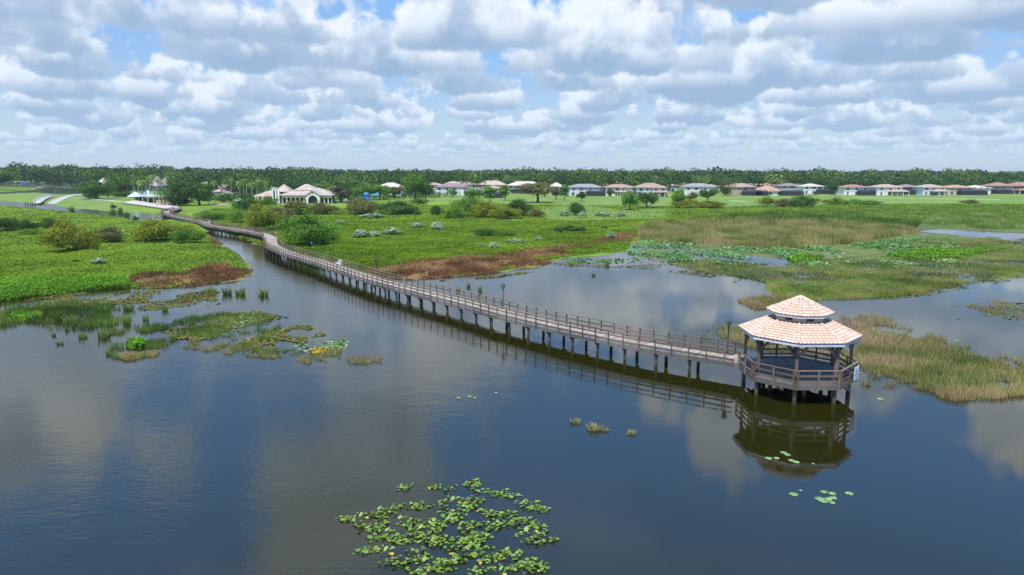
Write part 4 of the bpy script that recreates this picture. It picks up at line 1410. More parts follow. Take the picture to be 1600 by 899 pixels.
def house(u0, u1, vr, vb, roof, wall, label, storeys=2, cage=None, porch=None, Y=None, seed=0, wings=0):
    rd = random.Random(int(u0 * 13 + u1))
    uc = (u0 + u1) / 2
    if Y is None:
        X, Y0 = P2(uc, vb, 1.0)
    else:
        Y0 = Y; X = (uc - 800) / FPX * cam_depth(Y, 3)
    dep = cam_depth(Y0, 4)
    Wd = (u1 - u0) / FPX * dep - 1.2
    top = z_at(vr, Y0 + 5) - 1.0
    D_ = rd.uniform(11, 14)
    slope = min(D_, Wd) / 2 * .36
    ev = max(2.6, min(5.9 if storeys == 2 else 3.1, top - slope * .8))
    if top < ev + 1.0: top = ev + 1.4
    g = empty('house', (X, Y0, 1.0))
    tag(g, label, 'house', 'houses along the far shore')
    hw = Wd / 2
    w = MB()
    w.box((0, D_ / 2, ev / 2 - .3), (Wd, D_, ev + .6))
    if storeys == 2:   # a belt course and a lower wing give the facade relief
        w.box((0, -.06, 3.0), (Wd + .02, .12, .22), 1)
    w.build('wall', [WM[wall], M_FRAME], g)
    r = MB(); hip(r, -hw, hw, 0, D_, ev, top, .75)
    if Wd > 17:
        cx = rd.choice([-.22, .22]) * Wd; ww = Wd * .2
        hip(r, cx - ww, cx + ww, -1.6, D_ * .45, ev - .15, ev + (top - ev) * .62, .6)
    r.build('roof', RM[roof], g)
    if Wd > 17:
        w2 = MB(); w2.box((cx, -.8, (ev - .4) / 2), (ww * 2, 1.58, ev - .4)); w2.build('bay', WM[wall], g)
    n = max(3, int(Wd / 4.2))
    for fl in range(storeys):
        for i in range(n):
            x = -hw + (i + .5) * Wd / n + rd.uniform(-.4, .4)
            if fl == 0 and storeys == 2 and rd.random() < .2: continue
            yy = 0.0
            if Wd > 17 and abs(x - cx) < ww + .9:
                if abs(x - cx) > ww - .9: continue
                yy = -1.59
            window(g, x, yy, 1.55 + fl * 2.95, rd.choice([1.1, 1.5, 1.9]), rd.choice([1.3, 1.5]) if fl else rd.choice([1.6, 2.0]))
    if porch:
        a, b = porch; xa = (a - uc) / FPX * dep; xb = (b - uc) / FPX * dep
        r2 = MB(); hip(r2, xa, xb, -4.2, -.2, 3.0, 4.1, .4)
        r2.build('porch_roof', RM[roof], g)
        for k in range(4):
            x = xa + (xb - xa) * k / 3
            c = MB(); c.box((x, -4.0, 1.35), (.4, .4, 2.9)); c.build('porch_column', WM['white'], g)
    for (a, b) in (cage or []):
        xa = (a - uc) / FPX * dep; xb = (b - uc) / FPX * dep
        hgt = 2.9; d = 5.5
        s = MB()
        s.box(((xa + xb) / 2, -d / 2 - .1, hgt / 2 - .2), (xb - xa, d, hgt + .3))
        s.add([(xa, -d - .1, hgt - .05), (xb, -d - .1, hgt - .05), (xb, -.1, hgt - .05), (xa, -.1, hgt - .05), (xa + .8, -d + 2, hgt + .8), (xb - .8, -d + 2, hgt + .8), (xb - .8, -.6, hgt + .8), (xa + .8, -.6, hgt + .8)],
              [(0, 1, 5, 4), (1, 2, 6, 5), (2, 3, 7, 6), (3, 0, 4, 7), (4, 5, 6, 7)])
        so_ = s.build('screen_enclosure', M_CAGE, g)
        fr = MB()
        k = int((xb - xa) / 2.2)
        for i in range(k + 1):
            x = xa + (xb - xa) * i / k
            fr.box((x, -d - .13, hgt / 2), (.09, .07, hgt))
        for z in (.1, 1.2, hgt):
            fr.box(((xa + xb) / 2, -d - .135, z), (xb - xa, .07, .09))
        fr.build('frame', M_CAGEF, so_)
    return g


HOUSES = [
    (661, 690, 285, 303, 'pink', 'cream', 'pale pink roofed house half hidden right of the tall lakeside tree', 2, None, None, 520),
    (690, 746, 283.5, 304, 'pink', 'white', 'wide house with pale pink roof behind the purple roofed house', 2, None, None, 530),
    (679, 731, 286.5, 306.5, 'purple', 'white', 'purple brown roofed house with white end wall and dark screens', 2, [(727, 757)], None, None),
    (743, 792, 282.5, 303, 'pink', 'cream', 'pale pink roofed house behind the small orange roofed house', 2, None, None, 530),
    (755, 787, 290, 310, 'orange', 'white', 'small house with bright orange roof and white upper wall', 2, [(757, 786)], None, None),
    (792, 848, 283.5, 303, 'pale', 'cream', 'pale roofed house hidden behind the spreading shade tree', 2, [(800, 830)], None, 500),
    (858, 882, 285, 306, 'pale', 'blue', 'pale roofed house just right of the spreading shade tree', 2, [(865, 882)], None, None),
    (888, 942, 287.5, 307, 'grey', 'blue', 'grey roofed house with bluish walls and long dark screen enclosure', 2, [(915, 948)], None, None),
    (936, 964, 286, 302, 'red', 'cream', 'red roof showing between the grey and the brown roofed white houses', 2, None, None, 545),
    (961, 981, 282, 300, 'pink', 'cream', 'small pink roof peeking over the brown roofed white house', 2, None, None, 580),
    (945, 992, 288, 307.5, 'brown', 'white', 'brown roofed house with white walls left of the twin bushy trees', 2, None, (963, 976), None),
    (993, 1043, 286, 308, 'brown', 'blue', 'brown roofed house with pale blue walls and a columned porch', 2, None, (1020, 1044), None),
    (1041, 1064, 287.5, 304, 'grey', 'white', 'narrow grey roofed house squeezed behind the porch house', 2, None, None, 540),
    (1060, 1092, 285, 302, 'red', 'cream', 'reddish roof behind the wide grey roofed white house', 2, None, None, 545),
    (1068, 1119, 286.5, 306, 'grey', 'white', 'wide grey roofed white house above the clump of lawn trees', 2, None, None, None),
    (1100, 1126, 288, 304, 'tan', 'tan', 'tan house end beside the bare grey tree', 2, None, None, 535),
    (1136, 1182, 286.5, 306.5, 'brown', 'tan', 'brown roofed tan house with blank side wall right of the bare grey tree', 2, [(1157, 1186)], None, None),
    (1166, 1190, 285.5, 302, 'pink', 'cream', 'pink grey roof behind the tan house', 2, None, None, 540),
    (1187, 1215, 286, 302, 'tan', 'cream', 'tan roof behind the low orange roofed house', 2, None, None, 540),
    (1183, 1224, 290, 306.5, 'orange', 'white', 'low house with orange hipped roof between two dark screen enclosures', 1, [(1176, 1196), (1217, 1250)], None, None),
    (1218, 1255, 286.5, 305, 'purple', 'grey', 'red brown roofed house with grey wall behind the dark enclosure', 2, None, None, 500),
    (1254, 1288, 287, 304, 'pale', 'white', 'pale roofed white house with a gable and long dark enclosure beside it', 2, [(1274, 1307)], None, None),
    (1317, 1358, 288.5, 306, 'red', 'white', 'red roofed white house standing left of a gap with dark trees', 2, [(1338, 1371)], None, None),
    (1357, 1384, 295, 306, 'pink', 'cream', 'low pink roofed annex between red and orange brown roofed houses', 1, None, None, None),
    (1368, 1411, 288, 306.5, 'tan', 'white', 'orange brown roofed white house with balcony and open ground floor', 2, None, (1388, 1414), None),
    (1406, 1439, 288, 305, 'purple', 'dark', 'brown grey roofed house with dark walls', 2, [(1408, 1438)], None, None),  # walls take the dark stucco colour
    (1440, 1479, 288, 306, 'tan', 'blue', 'tan roofed house with white porch and a round shrub in front', 2, None, (1453, 1478), None),
    (1479, 1521, 289, 305.5, 'orange', 'cream', 'orange roofed beige house with domed dark enclosure', 2, [(1494, 1534)], None, None),
    (1515, 1549, 289.5, 304.5, 'pale', 'white', 'pale roofed white house between the orange and the large red roofed houses', 2, None, None, None),
    (1549, 1584, 285, 304, 'red', 'tan', 'large red roofed house with long low wing near the right end of the row', 2, [(1548, 1574)], None, None),
    (1582, 1622, 284.5, 304, 'red', 'dark', 'red roofed house with dark colonnade at the right end of the row', 2, None, (1586, 1618), None),
    # far left behind the small lake
    (28, 44, 273.5, 288, 'grey', 'white', 'grey roofed house by the small lake, left of the pinkish house', 1, None, None, None),
    (39, 70, 275.5, 287, 'pink', 'grey', 'pinkish roofed house with dark enclosure beside the small lake', 1, [(40, 64)], None, None),
    (62, 88, 272.5, 284, 'orange', 'cream', 'orange roofed house behind the pinkish one by the small lake', 1, None, None, 800),
    (20, 31, 271.5, 284, 'pale', 'white', 'tiny pale roof farthest left among the trees', 1, None, None, 850),
    (44, 56, 271, 282, 'pale', 'cream', 'pale roof above the grey roofed house by the small lake', 1, None, None, 880),
    (54, 68, 270.5, 282, 'pink', 'cream', 'pale pink roof above the pinkish roofed house by the small lake', 1, None, None, 900),
    (141, 171, 279, 292, 'pale', 'cream', 'cream roofed house showing over the oak by the footbridge', 1, None, None, 560),
    (234, 248, 276, 288, 'pale', 'cream', 'small pale roof left of the pair seen above the palms', 1, None, None, 620),
    (248, 264, 275.5, 288, 'pink', 'cream', 'pinkish roof right of the pair seen above the palms', 1, None, None, 640),
    (307, 322, 284.5, 296, 'pale', 'white', 'pale roof just above the broad dark oak', 2, None, None, 470),
    (586, 630, 285.5, 307, 'pale', 'white', 'pale roofed white house behind the playground trees', 2, None, None, 440),
]
for h_ in HOUSES:
    a = list(h_)
    house(a[0], a[1], a[2], a[3], a[4], a[5], a[6], a[7], a[8], a[9], a[10])

# ------------------------------------------------------------------ clubhouse with arcades and portico
M_COL = mat_plain('pale_column', (.74, .69, .60), .8, .1, 1.0)


def arch_wall(mb, x0, x1, y, z0, z1, n, ow, spring, th=.5, mi=0):
    """wall with n round headed openings between x0 and x1"""
    pitch = (x1 - x0) / n
    for i in range(n):
        a = x0 + i * pitch; c = a + pitch / 2; r = ow / 2
        pts = [(c - r, z0)] + [(c - r * math.cos(t), spring + r * math.sin(t)) for t in [k * PI / 8 for k in range(9)]] + [(c + r, z0)]
        vs = []; m = len(pts)
        for yy in (y, y + th):
            vs += [(p[0], yy, p[1]) for p in pts]
        ot = [(a, z0)] + [(a, z1 if k else z1) for k in range(9)] + [(a + pitch, z0)]
        for k in range(9):
            ot[1 + k] = (a + pitch * k / 8, z1)
        ot[0] = (a, z0)
        vs2 = []
        for yy in (y, y + th):
            vs2 += [(p[0], yy, p[1]) for p in ot]
        off_ = 2 * m
        fs = []
        for k in range(m - 1):
            fs.append((k, k + 1, off_ + k + 1, off_ + k))
            fs.append((m + k + 1, m + k, off_ + m + k, off_ + m + k + 1))
            fs.append((k + 1, k, m + k, m + k + 1))
        mb.add(vs + vs2, fs, mi)


Xc, Yc = P2(468, 318, 1.0)
club = empty('clubhouse', (Xc, Yc, 1.0))
tag(club, 'pale clubhouse with arcaded walls, portico and broad pink hipped roofs', 'clubhouse')
sc_ = cam_depth(Yc, 3) / FPX


def cx(u): return (u - 468) * sc_


w = MB(); w.box(((cx(437) + cx(515)) / 2, 10, 1.7), (cx(515) - cx(437) - 2.5, 12, 4.0)); w.build('wall', WM['cream'], club)
ar = MB(); arch_wall(ar, cx(440), cx(481), 1.2, -.5, 4.0, 6, 1.5, 2.1); ar.build('arcade', M_COL, club)
ar = MB(); arch_wall(ar, cx(500), cx(518), 1.2, -.5, 4.0, 3, 1.3, 2.1); ar.build('arcade', M_COL, club)
d_ = MB(); d_.box(((cx(440) + cx(518)) / 2, 3.6, 1.6), (cx(518) - cx(440), .1, 4.2)); d_.build('shaded_glazing', M_WIN, club)
rf = MB(); hip(rf, cx(438), cx(518), 1.0, 18, 4.0, 7.4, .8); hip(rf, cx(455), cx(488), 6, 14.5, 6.4, z_at(288, Yc + 10) - 1.0, .3); rf.build('roof', RM['pink'], club)
# portico: gable over a wide arch
pt = MB(); arch_wall(pt, cx(480), cx(502), -2.2, -.5, 4.0, 1, 4.6, 1.6, .6)
pt.add([(cx(480), -2.2, 4.0), (cx(502), -2.2, 4.0), (cx(491), -2.2, 6.3), (cx(480), -1.6, 4.0), (cx(502), -1.6, 4.0), (cx(491), -1.6, 6.3)], [(0, 1, 2), (5, 4, 3)])
po_ = pt.build('portico', M_COL, club)
pg = MB()
pg.add([(cx(479), -2.6, 3.85), (cx(491), -2.6, 6.5), (cx(491), 5, 6.5), (cx(479), 5, 3.85), (cx(503), -2.6, 3.85), (cx(503), 5, 3.85),
        (cx(479), -2.6, 3.7), (cx(491), -2.6, 6.3), (cx(503), -2.6, 3.7)], [(0, 1, 2, 3), (1, 4, 5, 2), (6, 7, 1, 0), (7, 8, 4, 1)])
pg.build('portico_roof', RM['pink'], po_)
dd_ = MB(); dd_.box((cx(491), -1.2, 1.8), (cx(500) - cx(482), .1, 4.4)); dd_.build('door', M_WIN, po_)
oc = MB(); oc.tube([(cx(491), -2.32, 5.1), (cx(491), -2.2, 5.1)], [.35, .35], 10); oc.build('medallion', M_WIN, po_)
# left wing and white tower
w = MB(); w.box(((cx(396) + cx(437)) / 2, 9, 1.4), (cx(437) - cx(396), 10, 3.8)); w.build('wing_wall', WM['cream'], club)
rf = MB(); hip(rf, cx(394), cx(440), 3, 15, 3.4, 6.2, .6); hip(rf, cx(424), cx(448), 5, 13, 5.6, z_at(288, Yc + 8) - 1.0, .4); rf.build('wing_roof', RM['pink'], club)
for u in (397, 401, 408): 
    c_ = MB(); c_.box((cx(u), 2.6, 1.5), (.5, .5, 4.0)); c_.build('column', M_COL, club)
tw = MB(); tw.box((cx(427), 3.0, 3.6), (2.2, 2.2, 7.6)); two = tw.build('tower', WM['white'], club)
tt = MB(); tt.box((cx(427), 3.0, 7.52), (2.6, 2.6, .3)); tt.build('cornice', M_COL, two)
tt = MB(); tt.box((cx(427), 1.88, 4.0), (.8, .06, 4.6)); tt.build('window', M_WIN, two)
for u in (433.5,):
    c_ = MB(); c_.box((cx(u), 2.4, 3.0), (.9, .9, 6.0)); c_.build('column', WM['white'], club)

# stepped pink building behind the palms
Xb, Yb = P2(346, 311, 1.0)
pb = empty('building', (Xb, Yb, 1.0)); tag(pb, 'stepped pink roofed building behind tall palms right of the broad dark oak', 'building')
s2_ = cam_depth(Yb, 3) / FPX
for (u0, u1, zz, zt, yy, nm) in ((332, 352, 4.2, 6.0, 0, 'a'), (336, 349, 6.6, 8.6, 5, 'b'), (349, 360, 2.9, 4.3, -2, 'c')):
    x0, x1 = (u0 - 346) * s2_, (u1 - 346) * s2_
    w = MB(); w.box(((x0 + x1) / 2, yy + 4, zz / 2 - .2), (x1 - x0 - .8, 8, zz + .4)); wo = w.build('wall', WM['cream'], pb)
    r = MB(); hip(r, x0 + .3, x1 - .3, yy, yy + 8, zz, zt, .5); r.build('roof', RM['pink'], pb)
    for k in range(3):
        x = x0 + (x1 - x0) * (k + .5) / 3
        window(pb, x, yy, max(1.4, zz - 1.5), 1.0, 1.4)

# beige gate pillars and low wall at the landing
M_STONE = mat_plain('beige_stone', (.55, .44, .33), .9, .2, 1.2)
for u, vb, hh, ww, lab in ((249, 322.5, 2.6, 2.2, 'beige block pillar at the left of the landing gate'), (256, 322, 3.4, 1.2, 'tall slim beige pillar second in the landing gate'), (263, 323, 3.0, 1.0, 'slim beige pillar third in the landing gate'), (268, 322, 2.4, 1.8, 'broad beige pillar at the right of the landing gate')):
    x, y = P2(u, vb, .9); p = empty('gate_pillar', (x, y, .7)); tag(p, lab, 'pillar', 'pillars of the landing gate')
    b_ = MB(); b_.box((0, 0, hh / 2), (ww, 1.0, hh)); b_.build('shaft', M_STONE, p)
    b_ = MB(); b_.box((0, 0, hh + .1), (ww + .3, 1.3, .2)); b_.build('cap', M_STONE, p)
x0, y0 = P2(325, 320.5, .9); x1, y1 = P2(358, 320.5, .9)
lw_ = empty('low_wall', ((x0 + x1) / 2, y0, .7)); tag(lw_, 'low beige wall with piers before the stepped pink building', 'wall')
b_ = MB(); b_.box((0, 0, .35), (x1 - x0, .4, .8)); b_.build('base', M_STONE, lw_)
b_ = MB(); b_.box((0, 0, 1.15), (x1 - x0, .35, .2)); b_.build('coping', M_STONE, lw_)
for k in range(8):
    b_ = MB(); b_.box(((k / 7 - .5) * (x1 - x0 - .4), 0, .901), (.4, .42, .3 + .002 * k)); b_.build('pier', M_STONE, lw_)

# white roofed pavilion and pale canopies
M_CANVAS = mat_plain('pale_canvas', (.50, .62, .70), .8, .08, 1.0)
x, y = P2(240, 317, 1.0)
pv = empty('pavilion', (x, y, .9)); tag(pv, 'open pavilion with flat white roof behind leaning palms', 'pavilion')
b_ = MB(); b_.box((0, 3, 3.3), (12, 6.5, .3)); b_.box((0, 3, 3.56), (11.4, 6.0, .2)); b_.build('roof', M_WHITE, pv)
for k in range(5):
    for yy in (0.3, 5.7):
        b_ = MB(); b_.box((-5.6 + 2.8 * k, yy, 1.4), (.3, .3, 3.5)); b_.build('column', M_WHITE, pv)
b_ = MB(); b_.box((0, 4.5, 1.1), (10, .2, 2.6)); b_.build('back_wall', WM['cream'], pv)
for u, vv, wd, hh, lab in ((213, 315, 6.2, 5.2, 'pale blue tent canopy left of the white roofed pavilion'), (232, 312, 4.4, 5.6, 'pale blue tent canopy rising behind the pavilion roof')):
    x, y = P2(u, vv, 1.0); t = empty('tent_canopy', (x, y, .9)); tag(t, lab, 'canopy', 'tent canopies by the landing')
    b_ = MB(); b_.add([(-wd / 2, -wd / 2, 2.7), (wd / 2, -wd / 2, 2.7), (wd / 2, wd / 2, 2.7), (-wd / 2, wd / 2, 2.7), (0, 0, hh)], [(0, 1, 4), (1, 2, 4), (2, 3, 4), (3, 0, 4), (3, 2, 1, 0)]); b_.build('canopy', M_CANVAS, t)
    for sx_ in (-1, 1):
        for sy_ in (-1, 1):
            b_ = MB(); b_.tube([(sx_ * wd * .48, sy_ * wd * .48, -.2), (sx_ * wd * .48, sy_ * wd * .48, 2.7)], [.07, .07], 6); b_.build('pole', M_WHITE, t)

# promenade deck on piles
M_CONC = mat_plain('pale_boards', (.50, .45, .40), .85, .15, 1.0)
poly = [P2(*q_, DECK_Z) for q_ in ((192, 316.8), (215, 319.6), (240, 323.0), (262, 326.0), (271, 327.4), (284, 325.3), (278, 322.5), (258, 320.6), (232, 317.2), (214, 313.8), (204, 314))]
pr = empty('promenade', (poly[2][0], poly[2][1], 0)); tag(pr, 'pale boarded promenade on dark piles along the far river bank', 'promenade')
pl = Matrix.Translation((-poly[2][0], -poly[2][1], 0))
b_ = MB(); b_.prism(poly, DECK_Z - .25, DECK_Z + .02); o = b_.build('deck', M_CONC, pr); o.matrix_parent_inverse = pl
edge = resample(np.array([poly[0], poly[1], poly[2], poly[3], poly[4]]), 3.4)
b_ = MB()
for i in range(len(edge) - 1):
    b_.beam((*(edge[i] + (0, .1)), DECK_Z - .6), (*(edge[i + 1] + (0, .1)), DECK_Z - .6), .2, .7)
o = b_.build('fascia', M_BEAM, pr); o.matrix_parent_inverse = pl
for i in range(len(edge)):
    b_ = MB(); b_.tube([(edge[i][0], edge[i][1], -1), (edge[i][0], edge[i][1], DECK_Z - .2)], [.22, .2], 8); o = b_.build('pile', M_RAIL, pr); o.matrix_parent_inverse = pl

# little white railed footbridge
a_ = Vector((*P2(57, 317.5, .8), .8)); e_ = Vector((*P2(84, 306.5, 1.0), 1.0))
fbx = empty('footbridge', (a_.x, a_.y, 0)); tag(fbx, 'small arched footbridge with white railings between the far lake and the river', 'footbridge')
pl = Matrix.Translation((-a_.x, -a_.y, 0))
sd = (e_ - a_).cross(Vector((0, 0, 1))).normalized() * 1.6
dkb = MB(); L_ = 14
ctr = [a_.lerp(e_, k / L_) + Vector((0, 0, 1.0 * math.sin(PI * k / L_))) for k in range(L_ + 1)]
for k in range(L_):
    p, q_ = ctr[k], ctr[k + 1]
    vs = [p - sd, p + sd, q_ + sd, q_ - sd]; dn = Vector((0, 0, -.35))
    dkb.add(vs + [v + dn for v in vs], [(0, 1, 2, 3), (7, 6, 5, 4), (0, 4, 5, 1), (1, 5, 6, 2), (3, 2, 6, 7), (0, 3, 7, 4)])
o = dkb.build('deck', M_CONC, fbx); o.matrix_parent_inverse = pl
for s in (-1, 1):
    rb = MB()
    for k in range(L_): rb.beam(ctr[k] + sd * s * .95 + Vector((0, 0, 1.05)), ctr[k + 1] + sd * s * .95 + Vector((0, 0, 1.05)), .18, .22)
    o = rb.build('railing', M_WHITE, fbx); o.matrix_parent_inverse = pl
    for k in range(L_ + 1):
        pb_ = MB(); q_ = ctr[k] + sd * s * .95; pb_.box((q_.x, q_.y, q_.z + .5), (.2, .2, 1.05)); r_ = pb_.build('rail_post', M_WHITE, fbx); r_.matrix_parent_inverse = pl
for k in (3, 6, 9, 12):
    for s in (-1, 1):
        q_ = ctr[k] + sd * s * .8; pb_ = MB(); pb_.box((q_.x, q_.y, (q_.z - .4 - 1) / 2), (.3, .3, q_.z - .35 + 1)); r_ = pb_.build('pile', M_BEAM, fbx); r_.matrix_parent_inverse = pl


def flat_strip(name, centre, w, z, mat, label, cat):
    pth = catmull(centre, 3.0); _, nn = normals(pth)
    x = pth; mb = MB()
    zz = terrain(pth[:, 0], pth[:, 1])[0] + z
    zl = np.maximum(zz, .35)
    for i in range(len(pth) - 1):
        vs = [(*(x[i] - nn[i] * w), zl[i]), (*(x[i] + nn[i] * w), zl[i]), (*(x[i + 1] + nn[i + 1] * w), zl[i + 1]), (*(x[i + 1] - nn[i + 1] * w), zl[i + 1])]
        vs += [(v[0], v[1], v[2] - .5) for v in vs]
        mb.add(vs, [(3, 2, 1, 0), (0, 1, 5, 4), (1, 2, 6, 5), (2, 3, 7, 6), (3, 0, 4, 7)][::1])
    o = mb.build(name, mat)
    return tag(o, label, cat, kind='structure')


M_PATH = mat_plain('pale_path', (.40, .36, .30), .9, .12, .4)
flat_strip('path', [P2(80, 317, .9), P2(92, 313, .9), P2(106, 308.5, .9), P2(122, 305.6, .9), P2(140, 304.6, .9)], 2.2, .16, M_PATH, 'wide pale path coming off the footbridge', 'path')
flat_strip('path', [P2(113, 311.5, .9), P2(135, 312.2, .9), P2(165, 314.2, .9), P2(194, 316.2, .9)], 1.5, .16, M_PATH, 'narrow pale path across the small lawn to the promenade', 'path')
M_SAND = mat_plain('dry_track', (.50, .46, .26), .95, .15, .4)
flat_strip('path', [P2(1330, 310.5, .9), P2(1400, 311, .9), P2(1480, 312, .9), P2(1562, 313.3, .9)], 1.6, .14, M_SAND, 'pale mown track along the meadow before the houses', 'path')
flat_strip('path', [P2(1140, 314.8, .9), P2(1155, 315.2, .9), P2(1168, 315.6, .9)], 1.5, .14, M_SAND, 'short pale track beside the lawn shrubs', 'path')

# blue playground and parked vehicles
M_BLUE = mat_plain('blue_plastic', (.02, .16, .55), .4, .1, 1.0, .5)
x, y = P2(577, 314, 1.0)
pgd = empty('playground', (x, y, .9)); tag(pgd, 'bright blue playground tower with slide before the trees', 'playground')
b_ = MB(); b_.box((-1.6, 0, 2.2), (2.6, 2.2, 1.5)); b_.build('tower', M_BLUE, pgd)
b_ = MB(); hip(b_, -2.9, -.3, -1.1, 1.1, 3.6, 4.8, .3); b_.build('canopy', M_BLUE, pgd)
for sx_ in (-2.8, -.4):
    for sy_ in (-1, 1):
        b_ = MB(); b_.box((sx_, sy_, 1.7), (.18, .18, 3.8)); b_.build('post', M_BLUE, pgd)
b_ = MB(); b_.beam((-.4, -.6, 2.0), (2.4, -1.4, .25), 1.0, .16); b_.build('slide', M_BLUE, pgd)
x, y = P2(588, 310.5, 1.0)
sw = empty('shade_sail', (x, y, .9)); tag(sw, 'blue shade sail on a pale mast right of the playground tower', 'shade sail')
b_ = MB(); b_.add([(-3.2, -1, 1.9), (2.2, -1.4, 2.3), (1.2, 1.2, 4.6), (-3.2, -1, 1.85), (2.2, -1.4, 2.25), (1.2, 1.2, 4.55)], [(0, 1, 2), (5, 4, 3), (0, 3, 4, 1), (1, 4, 5, 2), (2, 5, 3, 0)]); b_.build('sail', mat_plain('sail_blue', (.08, .33, .62), .6, .1, 1.0), sw)
b_ = MB(); b_.tube([(1.3, 1.3, -.2), (1.3, 1.3, 5.2)], [.12, .09], 8); b_.build('mast', M_WHITE, sw)


def car(u, v, col, lab, big=False):
    x, y = P2(u, v, 1.0)
    g = empty('parked_car', (x, y, .95), random.uniform(-.2, .2)); tag(g, lab, 'car', 'cars parked by the clubhouse')
    m = mat_plain('car_paint', col, .3, .05, 1.0, .6)
    L = 5.0 if big else 4.5; hh = 1.0 if big else .8
    b_ = MB()
    prof = [(-L / 2, .35), (-L / 2, hh), (-L * .30, hh + .05), (-L * .18, hh + .65), (L * .2, hh + .68), (L * .36, hh + .1), (L / 2, hh - .05), (L / 2, .35)]
    n = len(prof); vs = [(p[0], -.85, p[1]) for p in prof] + [(p[0], .85, p[1]) for p in prof]
    b_.add(vs, [tuple(range(n - 1, -1, -1)), tuple(range(n, 2 * n))] + [(k, (k + 1) % n, n + (k + 1) % n, n + k) for k in range(n)]); bo = b_.build('body', m, g)
    b_ = MB(); b_.add([(-L * .25, -.86, hh + .12), (L * .30, -.86, hh + .12), (L * .18, -.86, hh + .56), (-L * .16, -.86, hh + .56)], [(0, 1, 2, 3)]); b_.build('window', M_WIN, g)
    for s in (-.3, .3):
        for t in (-.8, .8):
            b_ = MB(); b_.tube([(L * s, t - .12, .33), (L * s, t + .12, .33)], [.33, .33], 12); b_.build('wheel', M_DARK, g)


car(538, 315.5, (.78, .78, .78), 'white car parked just right of the clubhouse')
car(553, 316.5, (.05, .10, .20), 'dark blue car parked between the white car and the playground', True)
car(520, 316.8, (.62, .64, .62), 'silver car half hidden beside the clubhouse corner')
car(411, 316, (.8, .8, .82), 'white car parked among palms left of the clubhouse tower')
car(372, 315, (.75, .76, .78), 'white car parked under the palm row')

# dark stakes in the river and a low dark dock on the small lake
for i, (u, vb, hh, lab) in enumerate([(40, 321.5, 1.6, 'dark stake in the river, leftmost of the row'), (44, 322, 1.7, 'dark stake in the river, second from the left of the row'), (48.5, 322, 1.3, 'short dark stake in the middle of the river row'),
                                      (51, 322.4, 1.5, 'dark stake in the river, second from the right of the row'), (55, 323, 1.8, 'thick dark stake at the right end of the river row')]):
    x, y = P2(u, vb, 0)
    b_ = MB(); b_.tube([(0, 0, -1), (0.03, 0, hh)], [.22, .18], 8)
    o = b_.build('mooring_stake', M_BEAM); o.location = (x, y, 0); tag(o, lab, 'stake', 'stakes standing in the river')
x, y = P2(63, 297.5, 0)
dk_ = empty('dock', (x, y, 0)); tag(dk_, 'low dark covered dock on the small lake before the houses', 'dock')
b_ = MB(); b_.box((0, 0, .5), (8.5, 4, .3)); b_.build('platform', M_BEAM, dk_)
b_ = MB(); hip(b_, -2.6, 2.6, -1.6, 1.6, 2.5, 3.3, .4); b_.build('roof', RM['grey'], dk_)
for sx_ in (-2.4, 2.4):
    for sy_ in (-1.4, 1.4):
        b_ = MB(); b_.box((sx_, sy_, .75), (.22, .22, 3.4)); b_.build('post', M_BEAM, dk_)

# ------------------------------------------------------------------ trees and shrubs
def crown_mesh(name, nb, nl, seed, mat, rad=(.5, .5, .5), leaf=.055, br=(.12, .2), flat=0.0, hollow=.35):
    r = np.random.default_rng(seed)
    d = r.normal(size=(nb, 3)); d /= np.linalg.norm(d, axis=1)[:, None]
    q = r.uniform(hollow, 1, nb)[:, None] ** .6
    c = d * q * (np.array(rad) - np.array(br).mean() * .75)
    # the clumps gather round a few main stems, so the outline is lumpy and open between them
    ns = 7
    sd = r.normal(size=(ns, 3)); sd /= np.linalg.norm(sd, axis=1)[:, None]; sd[:, 2] = np.abs(sd[:, 2]) * .9 - .15
    sc = sd * np.array(rad) * r.uniform(.45, .75, ns)[:, None]
    own = r.integers(0, ns, nb)
    lump = r.uniform(.40, .62, ns)[own][:, None]
    c = np.where((r.uniform(0, 1, nb) < .8)[:, None], sc[own] + c * lump, c)
    if flat: c[:, 2] = np.where(c[:, 2] < 0, c[:, 2] * (1 - flat), c[:, 2])
    cr = r.uniform(br[0], br[1], nb)
    ct = r.normal(0, .12, nb)
    b = r.integers(0, nb, nl)
    ld = r.normal(size=(nl, 3)); ld[:, 2] += .25; ld /= np.linalg.norm(ld, axis=1)[:, None]
    lr = cr[b] * r.uniform(.35, 1.0, nl) ** .45
    cen = c[b] + ld * lr[:, None] * np.array([1, 1, .85])
    nor = ld + r.normal(0, .45, (nl, 3))
    rnd = np.clip(.45 + ct[b] + r.normal(0, .18, nl), 0, 1)
    co = leaf_quads(cen, nor, leaf * r.uniform(.6, 1.35, nl), rng=r)
    mn, mx = co.min(0), co.max(0)
    co = (co - np.array([(mn[0] + mx[0]) / 2, (mn[1] + mx[1]) / 2, mn[2]])) / np.array([mx[0] - mn[0], mx[1] - mn[1], mx[2] - mn[2]])
    return quads_mesh(name, co, rnd, mat)


